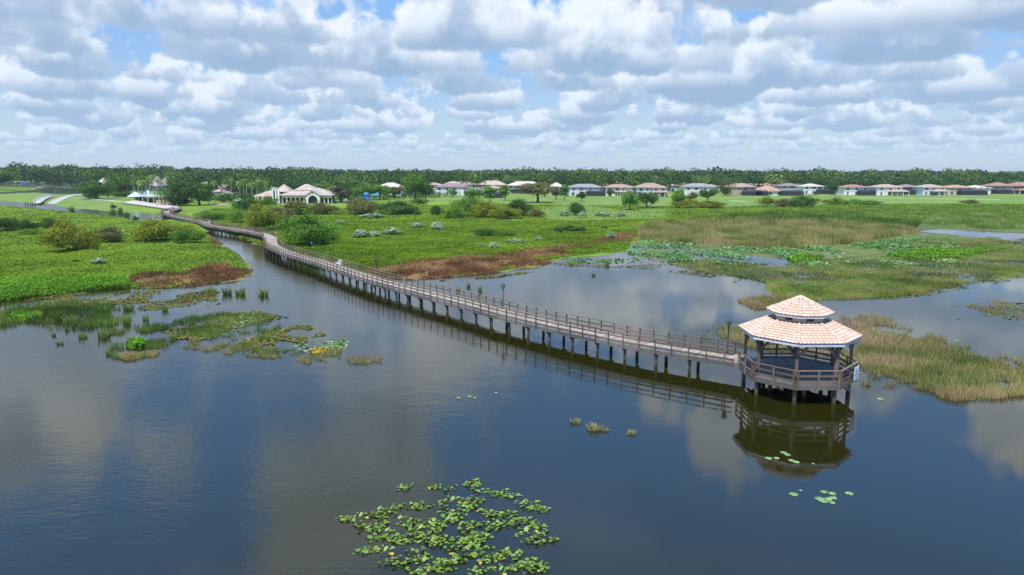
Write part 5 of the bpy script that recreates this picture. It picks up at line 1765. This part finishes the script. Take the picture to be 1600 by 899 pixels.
L_OLIVE = mat_leaf('olive_leaf', [(0.0, (0.088, 0.126, 0.020)), (0.4, (0.194, 0.242, 0.027)), (0.75, (0.320, 0.339, 0.043)), (1.0, (0.446, 0.310, 0.068))], .25, .15)
L_GREEN = mat_leaf('green_leaf', [(0.0, (0.053, 0.134, 0.025)), (0.45, (0.123, 0.258, 0.035)), (0.8, (0.209, 0.368, 0.053)), (1.0, (0.343, 0.466, 0.085))], .25, .18)
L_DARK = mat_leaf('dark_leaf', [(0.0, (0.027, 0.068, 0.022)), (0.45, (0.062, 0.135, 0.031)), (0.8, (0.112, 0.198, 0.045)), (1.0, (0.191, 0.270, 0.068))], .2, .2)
L_DULL = mat_leaf('dull_leaf', [(0.0, (0.088, 0.096, 0.035)), (0.45, (0.158, 0.166, 0.052)), (0.8, (0.228, 0.219, 0.088)), (1.0, (0.333, 0.228, 0.123))], .2, .15)
L_FOREST = mat_leaf('forest_leaf', [(0.0, (0.021, 0.054, 0.021)), (0.4, (0.050, 0.104, 0.028)), (0.75, (0.089, 0.157, 0.036)), (1.0, (0.179, 0.233, 0.054))], .15, 0.0, .35)
L_PINKT = mat_leaf('blossom_leaf', [(0.0, (.05, .07, .03)), (0.5, (.10, .11, .05)), (0.75, (.30, .19, .18)), (1.0, (.42, .29, .28))], .2, 0.0)
L_PALE = mat_leaf('pale_leaf', [(0.0, (.10, .17, .07)), (0.5, (.24, .33, .18)), (0.85, (.34, .44, .27)), (1.0, (.46, .55, .40))], .2, .1)
L_PALM = mat_leaf('palm_leaf', [(0.0, (0.081, 0.142, 0.030)), (0.5, (0.203, 0.304, 0.061)), (1.0, (0.446, 0.506, 0.142))], .25, .2)
M_BARK = mat_plain('bark', (.13, .10, .08), .95, .3, 3.0)
M_PALMT = mat_plain('palm_trunk', (.36, .32, .27), .95, .2, 3.0)

PROTO = {}
for key, mat in (('olive', L_OLIVE), ('green', L_GREEN), ('dark', L_DARK), ('dull', L_DULL)):
    PROTO['bush_' + key] = [crown_mesh('bush', 60, 9000, 500 + i + len(key), mat, (.5, .5, .42), .027, (.06, .22), .6, .6) for i in range(2)]
    if key != 'olive':
        PROTO['tree_' + key] = [crown_mesh('crown', 46, 5200, 600 + i + len(key), mat, (.5, .5, .45), .034, (.10, .18), .4, .4) for i in range(3)]
PROTO['cone_green'] = [crown_mesh('crown', 40, 2400, 640, L_GREEN, (.34, .34, .6), .05, (.09, .16), 0, .3)]
PROTO['tree_blossom'] = [crown_mesh('crown', 30, 2600, 650, L_PINKT, (.5, .5, .42), .045, (.10, .17), .4)]
PROTO['tree_bare'] = [crown_mesh('crown', 40, 800, 655, L_DULL, (.5, .5, .5), .035, (.10, .2), .2, .2)]


def pale_mesh(seed):
    r = np.random.default_rng(seed); n = 240
    a = r.uniform(0, 2 * PI, n); q = np.sqrt(r.uniform(0, 1, n)) * .5
    h = (1 - (q / .5) ** 2 * .5) * r.uniform(.3, 1, n)
    cen = np.stack([np.cos(a) * q, np.sin(a) * q, h], -1)
    nor = np.stack([np.cos(a) * .5 + r.normal(0, .4, n), np.sin(a) * .5 + r.normal(0, .4, n), np.ones(n)], -1)
    return quads_mesh('pale_leaf_plant', leaf_quads(cen, nor, r.uniform(.09, .19, n), 1.6, rng=r), np.clip(r.normal(.5, .25, n), 0, 1), L_PALE)


PALE = [pale_mesh(700 + i) for i in range(3)]
CNT = [0]


def gz_at(x, y): return float(terrain(np.array([x]), np.array([y]))[0][0])


def place(u0, u1, vt, vb, zg=None):
    x, y = P2((u0 + u1) / 2, vb, .6)
    g = gz_at(x, y) if zg is None else zg
    dep = cam_depth(y, 1)
    w = (u1 - u0) / FPX * dep
    h = z_at(vt, y + w * .25) - g
    return x, y, g, w, max(h, .5)


def bush(u0, u1, vt, vb, key, label, group='shrubs on the marsh meadow'):
    x, y, g, w, h = place(u0, u1, vt, vb)
    CNT[0] += 1
    pr = PROTO['bush_' + key]
    o = link('shrub', pr[CNT[0] % len(pr)])
    o.location = (x, y + w * .30, g - .12); o.rotation_euler = (0, 0, CNT[0] * 2.1)
    o.scale = (w * 1.2, w * 1.1, h * 1.18)
    tag(o, label, 'shrub', group)
    return o


def trunk_mesh(seed, h=1.0, r=.03, limbs=4, split=.35):
    rd = random.Random(seed); mb = MB()
    mb.tube([(0, 0, -.03), (rd.uniform(-.01, .01), rd.uniform(-.01, .01), split * .6), (0, 0, split)], [r * 1.3, r, r * .85], 8)
    for k in range(limbs):
        a = 2 * PI * k / limbs + rd.uniform(-.4, .4); q = rd.uniform(.16, .30)
        mb.tube([(0, 0, split * .92), (math.cos(a) * q * .5, math.sin(a) * q * .5, split + .16), (math.cos(a) * q, math.sin(a) * q, split + rd.uniform(.3, .45))], [r * .7, r * .45, r * .15], 6)
    return mb.mesh('trunk', M_BARK)


TRK = [trunk_mesh(800 + i, limbs=5) for i in range(3)]
TRK_B = trunk_mesh(820, r=.022, limbs=9, split=.3)


def tree(u0, u1, vt, vb, key, label, group='trees along the far shore', low=.22, vtrunk=None, name='tree', Y=None):
    x, y, g, w, h = place(u0, u1, vt, vb)
    if Y is not None:
        y = Y; dep = cam_depth(Y, 5); x = ((u0 + u1) / 2 - 800) / FPX * dep; w = (u1 - u0) / FPX * dep; g = gz_at(x, y); h = z_at(vt, Y) - g
    CNT[0] += 1
    o = empty(name, (x, y, g), CNT[0] * 1.3)
    tag(o, label, 'tree', group)
    pr = PROTO[key]
    c = link('crown', pr[CNT[0] % len(pr)], o)
    c.location = (0, 0, h * low); c.scale = (w, w, h * (1 - low))
    t = link('trunk', TRK_B if key == 'tree_bare' else TRK[CNT[0] % 3], o)
    t.scale = (w, w, h * .95)
    return o


# palms
def frond_mesh(seed, fan=True):
    r = np.random.default_rng(seed); CO = []; R = []
    nf = 26
    for i in range(nf):
        a = 2.4 * i; el = r.uniform(-.75, 1.1)
        L = r.uniform(.75, 1.0)
        d = np.array([math.cos(a) * math.cos(el), math.sin(a) * math.cos(el), math.sin(el)])
        s = np.array([-math.sin(a), math.cos(a), 0])
        if fan:
            base = d * L * .4
            for k in range(7):
                t = (k - 3) / 3.0
                tip = base + (d * math.cos(t * .9) + s * math.sin(t * .9)) * L * .6 + np.array([0, 0, -.12 * abs(t) - .10])
                wv = s * .035 + d * .0
                CO.append([base - wv * .4, base + wv * .4, tip + wv * .5, tip - wv * .5]); R.append(r.uniform(0, 1) * (.6 if el < -.2 else 1))
        else:
            pts = [d * L * t + np.array([0, 0, -.55 * t * t]) for t in np.linspace(0, 1, 7)]
            for k in range(6):
                for sd_ in (-1, 1):
                    w_ = s * sd_ * .13 * (1 - k / 8)
                    CO.append([pts[k], pts[k + 1], pts[k + 1] + w_ + np.array([0, 0, -.07]), pts[k] + w_ + np.array([0, 0, -.07])]); R.append(r.uniform(0, 1))
    return quads_mesh('crown', np.array(CO).reshape(-1, 3), np.array(R), L_PALM)


FR = [frond_mesh(860 + i, i % 3 != 2) for i in range(3)]


def palm(u, vt, vb, label, r=None, lean=0.0, i=0, Y=None, group='palms by the landing and clubhouse'):
    x, y = P2(u, vb, .8)
    if Y: y = Y; x = (u - 800) / FPX * cam_depth(Y, 5)
    g = gz_at(x, y)
    h = z_at(vt, y) - g - 1.2
    o = empty('palm_tree', (x, y, g)); tag(o, label, 'palm', group)
    m = MB(); m.tube([(0, 0, -.3), (lean * h * .35, 0, h * .5), (lean * h, 0, h)], [.30, .21, .19], 8); m.build('trunk', M_PALMT, o)
    c = link('crown', FR[i % 3], o); c.location = (lean * h, 0, h); s = r or random.uniform(2.4, 3.0); c.scale = (s, s, s); c.rotation_euler = (0, 0, i * 1.1)
    return o


# shrubs of the left bank
bush(56, 128, 345, 397, 'olive', 'largest olive green shrub on the left bank, broad and rounded')
bush(112, 152, 357, 394, 'olive', 'olive shrub fused to the right flank of the largest left bank shrub')
bush(136, 182, 352, 381, 'dull', 'dull brown green thin shrub between the two big left bank shrubs')
bush(192, 290, 340, 379, 'olive', 'long domed olive shrub hiding the bend of the boardwalk')
bush(264, 314, 357, 380, 'green', 'low bright green shrub at the right skirt of the domed olive shrub')
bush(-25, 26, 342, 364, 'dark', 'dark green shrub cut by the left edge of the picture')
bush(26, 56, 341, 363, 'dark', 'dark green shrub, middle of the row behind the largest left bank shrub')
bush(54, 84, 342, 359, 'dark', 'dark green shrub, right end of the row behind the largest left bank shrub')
bush(20, 50, 357, 369, 'green', 'low light green shrub at the foot of the dark left row')
bush(205, 216, 335, 345, 'green', 'small round shrub on the river edge left of the domed olive shrub')
bush(192, 201, 331, 338, 'dull', 'small russet shrub at the river edge')
bush(103, 114, 322, 329, 'green', 'twin tufted shrub standing in the river')
bush(171, 181, 318, 326, 'dark', 'small dark shrub on the far bank left of the promenade')
bush(169, 179, 325, 332, 'green', 'green shrub in the river below the promenade')
bush(182, 190, 324, 331, 'green', 'right green shrub in the river below the promenade')
# shrubs of the right meadow
bush(376, 440, 314, 362, 'olive', 'tall olive shrub mass above the boardwalk bend')
bush(398, 452, 320, 352, 'dull', 'rusty green shrub between the two big shrubs at the bend')
bush(424, 505, 330, 386, 'green', 'big bright green shrub beside the boardwalk after the bend')
bush(468, 536, 341, 378, 'green', 'spreading light green shrub trailing onto the meadow')
bush(400, 432, 306, 324, 'green', 'bright green shrub before the clubhouse wing')
bush(350, 386, 327, 350, 'green', 'green shrub on the bank just beyond the boardwalk bend')
bush(300, 350, 328, 343, 'green', 'low rounded shrub behind the boardwalk near its far end')
bush(325, 348, 333, 345, 'dark', 'dark low shrub beside the far boardwalk')
bush(436, 486, 315, 338, 'dull', 'dark olive shrub in front of the clubhouse arcade')
bush(480, 530, 314, 337, 'dull', 'dark olive shrub in front of the clubhouse portico')
bush(525, 590, 312, 337, 'dull', 'dark olive shrub row below the parked cars')
bush(580, 648, 312, 337, 'dark', 'dark shrub at the right end of the olive row')
bush(360, 405, 311, 330, 'dark', 'dark green shrub below the palm row')
bush(640, 668, 309, 322, 'green', 'low green shrub behind the dry grass gap')
bush(672, 692, 322, 338, 'dark', 'small dark shrub left of the big meadow thicket')
bush(646, 660, 328, 337, 'dark', 'tiny dark shrub alone on the meadow gap')
bush(690, 728, 318, 342, 'green', 'left shoulder of the big meadow thicket')
bush(702, 752, 306, 340, 'green', 'tallest green shrub of the big meadow thicket')
bush(738, 790, 311, 342, 'olive', 'middle shrub of the big meadow thicket with yellow green tops')
bush(764, 816, 323, 344, 'olive', 'low front shrub of the big meadow thicket')
bush(792, 832, 313, 340, 'dark', 'dark rounded shrub at the right of the big meadow thicket')
bush(826, 856, 325, 341, 'dull', 'dull shrub trailing at the right end of the thicket')
bush(885, 916, 318, 338, 'dark', 'lone round shrub among pale leaves on the meadow')
bush(1050, 1096, 311, 327, 'olive', 'low olive shrub left of the pair below the lawn trees')
bush(1094, 1144, 312, 327, 'olive', 'low olive shrub right of the pair below the lawn trees')
bush(1183, 1216, 307, 323, 'olive', 'olive shrub below the tan house')
bush(1214, 1246, 311, 325, 'dull', 'dull low shrub between the olive and the dark lawn shrubs')
bush(1240, 1290, 304, 326, 'dark', 'dark dense shrub standing out on the lawn')
bush(1288, 1325, 307, 321, 'olive', 'olive shrub right of the dark dense one')
bush(1318, 1352, 311, 322, 'green', 'low green shrub before the red roofed white house')
bush(1348, 1388, 312, 322, 'green', 'low green shrub at the right end of the lawn row')
bush(1504, 1534, 311, 319, 'dull', 'low dull shrub at the end of the pale track')
bush(741, 777, 357, 372, 'dark', 'dark low thicket on the bright meadow, left one of a pair')
bush(774, 812, 362, 371, 'dark', 'dark flat thicket on the bright meadow, right one of a pair')
bush(864, 881, 355, 366, 'dark', 'dark low shrub on the meadow, left of a ragged row')
bush(877, 904, 351, 363, 'dark', 'dark ragged shrub in the middle of the meadow row')
bush(900, 918, 354, 363, 'dark', 'dark small shrub, right of the ragged row')
bush(940, 950, 352, 359, 'dark', 'tiny dark shrub alone near the cattails')
bush(112, 122, 405, 412, 'dark', 'tiny dark shrub on the left meadow beside a pale plant')

for i, (u0, u1, vt, vb, lab) in enumerate([(140, 161, 403, 415, 'pale green leafy plant alone on the left meadow'), (549, 576, 358, 373, 'largest pale leafy plant on the meadow above the bench'), (574, 594, 360, 372, 'pale leafy plant, middle of three above the bench'),
                                         (596, 628, 356, 368, 'pale leafy plant, right of three above the bench'), (639, 663, 347, 358, 'pale leafy clump alone in the middle of the meadow'), (672, 692, 345, 359, 'scattered pale leaves right of the lone pale clump'),
                                         (680, 696, 352, 361, 'small pale plant below the scattered pale leaves'), (524, 537, 344, 351, 'small pale plant beside the green shrub by the boardwalk'), (764, 782, 377, 389, 'pale plant on the meadow above the brown sedge'),
                                         (790, 822, 373, 382, 'wide pale leafy patch on the meadow, right of the pale plant'), (835, 848, 369, 378, 'small pale plant farther right on the meadow'), (745, 756, 379, 386, 'tiny pale plant at the left of the meadow patch'),
                                         (873, 892, 327, 339, 'pale leaves at the left of the lone round shrub'), (902, 918, 330, 341, 'pale leaves at the right of the lone round shrub'), (930, 955, 330, 339, 'wide pale leaf patch right of the lone round shrub'),
                                         (960, 980, 331, 339, 'pale leaf patch before the twin bushy trees'), (560, 600, 333, 342, 'pale reedy patch below the dark shrub row'), (176, 190, 358, 366, 'pale leaves left of the domed olive shrub'), (948, 962, 362, 372, 'pale plant near the cattail edge')]):
    x, y, g, w, h = place(u0, u1, vt, vb)
    o = link('pale_leaf_plant', PALE[i % 3]); o.location = (x, y + w * .25, g); o.scale = (w, w, max(h, .9)); o.rotation_euler = (0, 0, i * 1.9)
    tag(o, lab, 'plant', 'pale leafed plants on the meadow')

# trees one can tell apart
tree(122, 178, 281, 313, 'tree_dark', 'spreading live oak by the small lawn beside the footbridge', low=.14)
tree(166, 204, 268, 309, 'tree_green', 'tall oak behind the small lawn left of the palms', low=.12)
tree(182, 206, 287, 309, 'tree_blossom', 'grey pink flowering tree with forked trunk beside the tall oak')
tree(158, 180, 288, 310, 'tree_green', 'round green tree between the two lakeside oaks')
tree(243, 303, 277, 323, 'tree_dark', 'broad dark oak over the landing, left half', low=.06)
tree(284, 340, 283, 322, 'tree_dark', 'broad dark oak over the landing, right half', low=.05)
tree(512, 552, 289, 318, 'tree_blossom', 'pink flowering rounded tree right of the clubhouse')
tree(548, 590, 284, 314, 'tree_green', 'green tree behind the playground, left one')
tree(575, 612, 287, 314, 'tree_green', 'green tree behind the playground, right one')
tree(600, 634, 291, 312, 'tree_dull', 'thin dull tree before the white house wall')
tree(626, 672, 270, 316, 'tree_green', 'tall bushy tree standing before the white house, right of the playground', low=.28)
tree(650, 680, 284, 316, 'tree_dark', 'darker tree leaning on the tall bushy one')
tree(724, 748, 294, 319, 'cone_green', 'bright green pointed tree before the purple roofed house')
tree(754, 778, 290, 319, 'cone_green', 'dark green pointed tree before the orange roofed house')
tree(779, 800, 290, 315, 'cone_green', 'green pointed tree right of the orange roofed house')
tree(810, 870, 283, 318, 'tree_dull', 'spreading shade tree with clear trunk on the lawn', low=.33)
tree(858, 880, 290, 314, 'tree_dull', 'thin tree at the right side of the shade tree')
tree(873, 890, 288, 315, 'cone_green', 'narrow yellow green tree beside the grey roofed house')
tree(900, 917, 298, 317, 'tree_dark', 'small round dark tree on the lawn before the grey roofed house')
tree(965, 1003, 296, 329, 'tree_green', 'left of the twin bushy trees on the lawn, with brown trunk showing', low=.12)
tree(992, 1029, 298, 326, 'tree_dark', 'right of the twin bushy trees on the lawn', low=.10)
tree(1047, 1076, 293, 326, 'tree_green', 'tall leaning tree at the left of the lawn clump', low=.12)
tree(1068, 1092, 299, 318, 'tree_dull', 'rusty small tree in the middle of the lawn clump')
tree(1088, 1122, 294, 317, 'tree_dark', 'rounded dark tree at the right of the lawn clump')
tree(1118, 1150, 276, 308, 'tree_bare', 'pale bare branched grey tree left of the tan house', low=.2)
tree(1292, 1320, 283, 306, 'tree_dark', 'dark tree filling the gap left of the red roofed white house')
for (u0, u1, vt, vb, key, lab) in [(698, 716, 295, 309, 'tree_green', 'small tree before the wall of the purple roofed house'), (738, 754, 299, 310, 'tree_dark', 'dark round tree before the screens of the purple roofed house'),
                                   (822, 842, 288, 308, 'tree_dull', 'yellowish tree left behind the spreading shade tree'), (840, 862, 292, 310, 'tree_green', 'green tree in the garden behind the spreading shade tree'),
                                   (946, 962, 294, 309, 'tree_dark', 'small dark tree at the corner of the first brown roofed white house'), (1010, 1022, 299, 310, 'tree_green', 'small tree before the porch of the columned house'),
                                   (1062, 1076, 290, 306, 'tree_dark', 'dark tree between the porch house and the wide grey roof'), (1126, 1142, 294, 308, 'tree_dark', 'dark tree at the foot of the bare grey tree'),
                                   (1268, 1280, 299, 307, 'tree_dark', 'small dark tree before the gabled pale roofed white house'), (1300, 1318, 287, 306, 'tree_green', 'green tree in the gap right of the long dark enclosure'),
                                   (1452, 1464, 300, 308, 'tree_dark', 'round shrub like tree before the white porch'), (1380, 1392, 297, 307, 'tree_green', 'small green tree beside the low pink roofed annex')]:
    tree(u0, u1, vt, vb, key, lab, 'garden trees among the far houses', low=.1)
tree(-20, 18, 268, 298, 'tree_dark', 'dark tree cut by the left edge above the small lake')
tree(70, 100, 276, 291, 'tree_dark', 'dark tree right of the lakeside houses on the far left')
tree(96, 128, 276, 292, 'tree_dark', 'wide dark tree at the end of the small lake')
for i, (u0, u1, vt, Y, lab) in enumerate([(612, 634, 262, 640, 'tallest tree on the skyline behind the playground'), (640, 664, 266, 660, 'skyline tree right of the tallest behind the playground'), (20, 50, 261, 900, 'skyline tree above the small lake houses'),
                                       (118, 150, 261, 820, 'domed skyline tree above the far left palms'), (206, 236, 264, 760, 'skyline tree above the palm grove'), (344, 366, 266, 700, 'skyline tree above the stepped pink building'), (384, 404, 265, 690, 'high skyline tree left of the clubhouse'),
                                       (706, 722, 266, 700, 'slim skyline tree above the purple roofed house'), (770, 800, 266, 680, 'wide skyline tree above the orange roofed house'), (868, 900, 267, 650, 'skyline tree above the grey roofed house'), (896, 930, 267, 640, 'broad skyline tree right above the grey roofed house'),
                                       (1082, 1104, 266, 640, 'highest skyline tree behind the wide grey roofed white house'), (1112, 1134, 269, 650, 'skyline tree behind the bare grey tree'), (1136, 1166, 269, 660, 'skyline tree above the tan house'), (1226, 1254, 270, 660, 'skyline tree above the red brown roof'),
                                       (1318, 1340, 268, 650, 'pointed skyline tree above the red roofed white house'), (1352, 1384, 271, 660, 'skyline tree above the orange brown roofed house'), (1420, 1442, 268, 650, 'skyline tree above the dark walled house'), (1480, 1506, 274, 680, 'skyline tree above the orange roofed beige house'),
                                       (1560, 1600, 274, 650, 'skyline trees mass above the large red roof')]):
    tree(u0, u1, vt, 300, 'tree_dark', lab, 'trees rising above the skyline of the wood', low=.15, Y=Y)

PL = [(211, 279, 312, .0, 'leaning palm leftmost of the grove at the pavilion'), (217, 277, 313, .04, 'second palm of the pavilion grove from its left end'), (224, 280, 314, -.05, 'palm leaning left before the pavilion'), (229, 276, 315, .06, 'palm leaning right before the pavilion'),
      (235, 278, 314, .0, 'straight palm at the middle of the pavilion roof'), (242, 272, 316, .0, 'tallest palm of the pavilion grove'), (247, 277, 313, .03, 'palm at the right end of the pavilion roof'), (254, 281, 311, 0, 'short palm at the edge of the broad oak'),
      (336, 281, 312, 0, 'palm in front of the stepped pink building, left one'), (351, 282, 312, 0, 'palm in front of the stepped pink building, right one'), (362.5, 281, 314, 0, 'white trunked palm first in the row to the clubhouse'), (375.5, 283, 313, 0, 'white trunked palm second in the row to the clubhouse'),
      (382, 281, 313, 0, 'palm third in the row to the clubhouse'), (386.5, 280, 315, 0, 'palm fourth in the row, close beside the third'), (394, 283, 315, .01, 'palm fifth in the row, by the clubhouse wing'), (403, 282, 314, -.01, 'palm sixth in the row, before the clubhouse wing'),
      (416, 284, 314, 0, 'dark cypress like palm before the clubhouse wing roof'), (320, 284, 313, 0, 'palm rising out of the broad dark oak'), (96, 275, 290, 0, 'palm behind the dark tree on the far left'), (108, 276, 291, .02, 'palm in the middle above the small lake end'), (122, 275, 291, 0, 'palm right above the small lake end')]
for i, (u, vt, vb, ln, lab) in enumerate(PL):
    palm(u, vt, vb, lab, lean=ln, i=i)

# the far wood reads as one mass: crowns row behind row
r = np.random.default_rng(444)
C = []; S = []; Hh = []; FY = []
for Y, sp, hm in ((415, 8, 7.5), (440, 8, 8.5), (470, 8, 9.5), (505, 8, 10), (540, 8, 11), (556, 8, 11), (575, 9, 11), (600, 9, 12.5), (635, 10, 14), (675, 10, 15), (725, 11, 15.5), (800, 13, 16), (920, 16, 16.5), (1100, 22, 16), (1400, 30, 15.8), (1900, 42, 15.6), (2700, 60, 15.4), (4200, 90, 15.0)):
    xw = Y * .95 + 60
    n = int(2 * xw / sp)
    x = np.linspace(-xw, xw, n) + r.uniform(-sp * .4, sp * .4, n)
    y = Y + r.uniform(-12, 12, n) * (1 + (Y > 900) * 3)
    uu = 800 + x / (y * CP) * FPX
    leftup = sstep(-x / y, .1, .75) * .0065 * y
    rightdn = sstep(x / y, .40, .75) * 2.4
    h = hm + leftup - rightdn + (fbm(x, y, 55, 3, 5) - .5) * 10 + r.normal(0, 1.9, n)
    k = np.ones(n, bool)
    k &= ~((uu < 140) & (y < 640))
    if Y < 550: k &= (uu > 175) & (uu < (668 if Y < 530 else 1340))
    for (a_, b_, yy) in ((225, 270, 650), (136, 176, 590), (300, 326, 495), (580, 634, 465)):
        k &= ~((uu > a_) & (uu < b_) & (y < yy)) | (fbm(x, y, 7, 1, 3) > .93)
    C.append(np.stack([x, y], -1)[k]); S.append((sp * r.uniform(.7, 1.15, n))[k]); Hh.append(h[k]); FY.append(np.full(int(k.sum()), Y))
C = np.concatenate(C); S = np.concatenate(S); Hh = np.concatenate(Hh)
FY = np.concatenate(FY)
nt_ = len(C)
b = np.repeat(np.arange(nt_), np.where(FY < 700, 300, 130)); nb_ = len(b)
d = r.normal(size=(nb_, 3)); d /= np.linalg.norm(d, axis=1)[:, None]
d[:, 2] = np.abs(d[:, 2]) * r.choice([1, 1, 1, -.8], nb_)
lump = 1 + .22 * np.sin(d[:, 0] * 5 + b * 1.7) * np.sin(d[:, 1] * 5 + b * .9)
rr_ = r.uniform(.6, 1.0, nb_) ** .4 * lump
cen = np.stack([C[b, 0] + d[:, 0] * rr_ * S[b], C[b, 1] + d[:, 1] * rr_ * S[b], 1 + Hh[b] * .60 + d[:, 2] * rr_ * Hh[b] * np.where(FY[b] < 560, .52, .40)], -1)
sz = S[b] * np.where(FY[b] < 700, .15, .22) * r.uniform(.6, 1.3, len(b))
tint = r.normal(0, .22, nt_)
stuff('wood', leaf_quads(cen, d + r.normal(0, .4, (len(b), 3)), sz, rng=r), np.clip(.45 + tint[b] + r.normal(0, .16, len(b)), 0, 1), L_FOREST, 'dark green wood closing the view behind the houses', 'wood')

# undergrowth at the landing
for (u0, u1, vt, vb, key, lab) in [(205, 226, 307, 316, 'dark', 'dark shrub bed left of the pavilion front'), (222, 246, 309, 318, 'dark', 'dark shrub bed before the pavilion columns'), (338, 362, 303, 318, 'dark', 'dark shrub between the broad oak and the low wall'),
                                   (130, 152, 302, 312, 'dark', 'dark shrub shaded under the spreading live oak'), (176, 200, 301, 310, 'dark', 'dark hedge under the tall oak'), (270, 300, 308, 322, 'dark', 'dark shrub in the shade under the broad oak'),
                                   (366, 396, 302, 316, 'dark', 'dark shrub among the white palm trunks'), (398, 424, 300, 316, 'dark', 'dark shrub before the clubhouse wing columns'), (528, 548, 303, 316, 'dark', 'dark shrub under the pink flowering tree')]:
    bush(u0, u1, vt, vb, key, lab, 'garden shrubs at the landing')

# undergrowth that closes the foot of the buildings and gardens
r = np.random.default_rng(445)
x, y = scatter([(300, 322), (420, 320), (640, 318), (760, 310), (900, 305), (1140, 303), (1640, 301), (1640, 297), (1100, 299), (900, 300), (640, 303), (300, 306)], 12000, r)
k = fbm(x, y, 14, 2, 6) > .44
x, y = x[k], y[k]; y = y + 12
xb, yb = zip(*[scatter(pp, 3200, r) for pp in ([(300, 319), (392, 315), (392, 306), (300, 308)], [(524, 315), (665, 313), (720, 309), (665, 303), (524, 305)], [(130, 311), (205, 309), (205, 303), (130, 304)])])
x = np.concatenate([x, *xb]); y = np.concatenate([y, *yb])
z = terrain(x, y)[0]
hg = r.uniform(0, 3.4, len(x)) * (.3 + fbm(x, y, 8, 2, 9))
stuff('garden_hedges', leaf_quads(np.stack([x, y, z + hg], -1), r.normal(size=(len(x), 3)) + np.array([0, -.3, .8]), r.uniform(.5, 1.1, len(x)), rng=r), np.clip(r.normal(.45, .2, len(x)), 0, 1), L_DARK, 'loose dark hedging around the gardens of the far houses', 'hedging')

# warm summer air: pale, even haze over the whole marsh
HAZE = 0.00008
hx = MB(); hx.add([(-2950, -390, -1.5), (2950, -390, -1.5), (2950, 6500, -1.5), (-2950, 6500, -1.5), (-2950, -390, 36), (2950, -390, 36), (2950, 6500, 36), (-2950, 6500, 36)],
                  [(3, 2, 1, 0), (4, 5, 6, 7), (0, 1, 5, 4), (1, 2, 6, 5), (2, 3, 7, 6), (3, 0, 4, 7)])
m, nt, out = new_mat('haze')
pv_ = nt.new('ShaderNodeVolumePrincipled')
pv_.inputs['Color'].default_value = (.86, .92, 1.0, 1); pv_.inputs['Density'].default_value = HAZE; pv_.inputs['Anisotropy'].default_value = .2
nt.l.new(pv_.outputs[0], out.inputs['Volume'])
o = hx.build('haze', m)
tag(o, 'thin pale summer haze over the marsh', 'haze', kind='stuff')
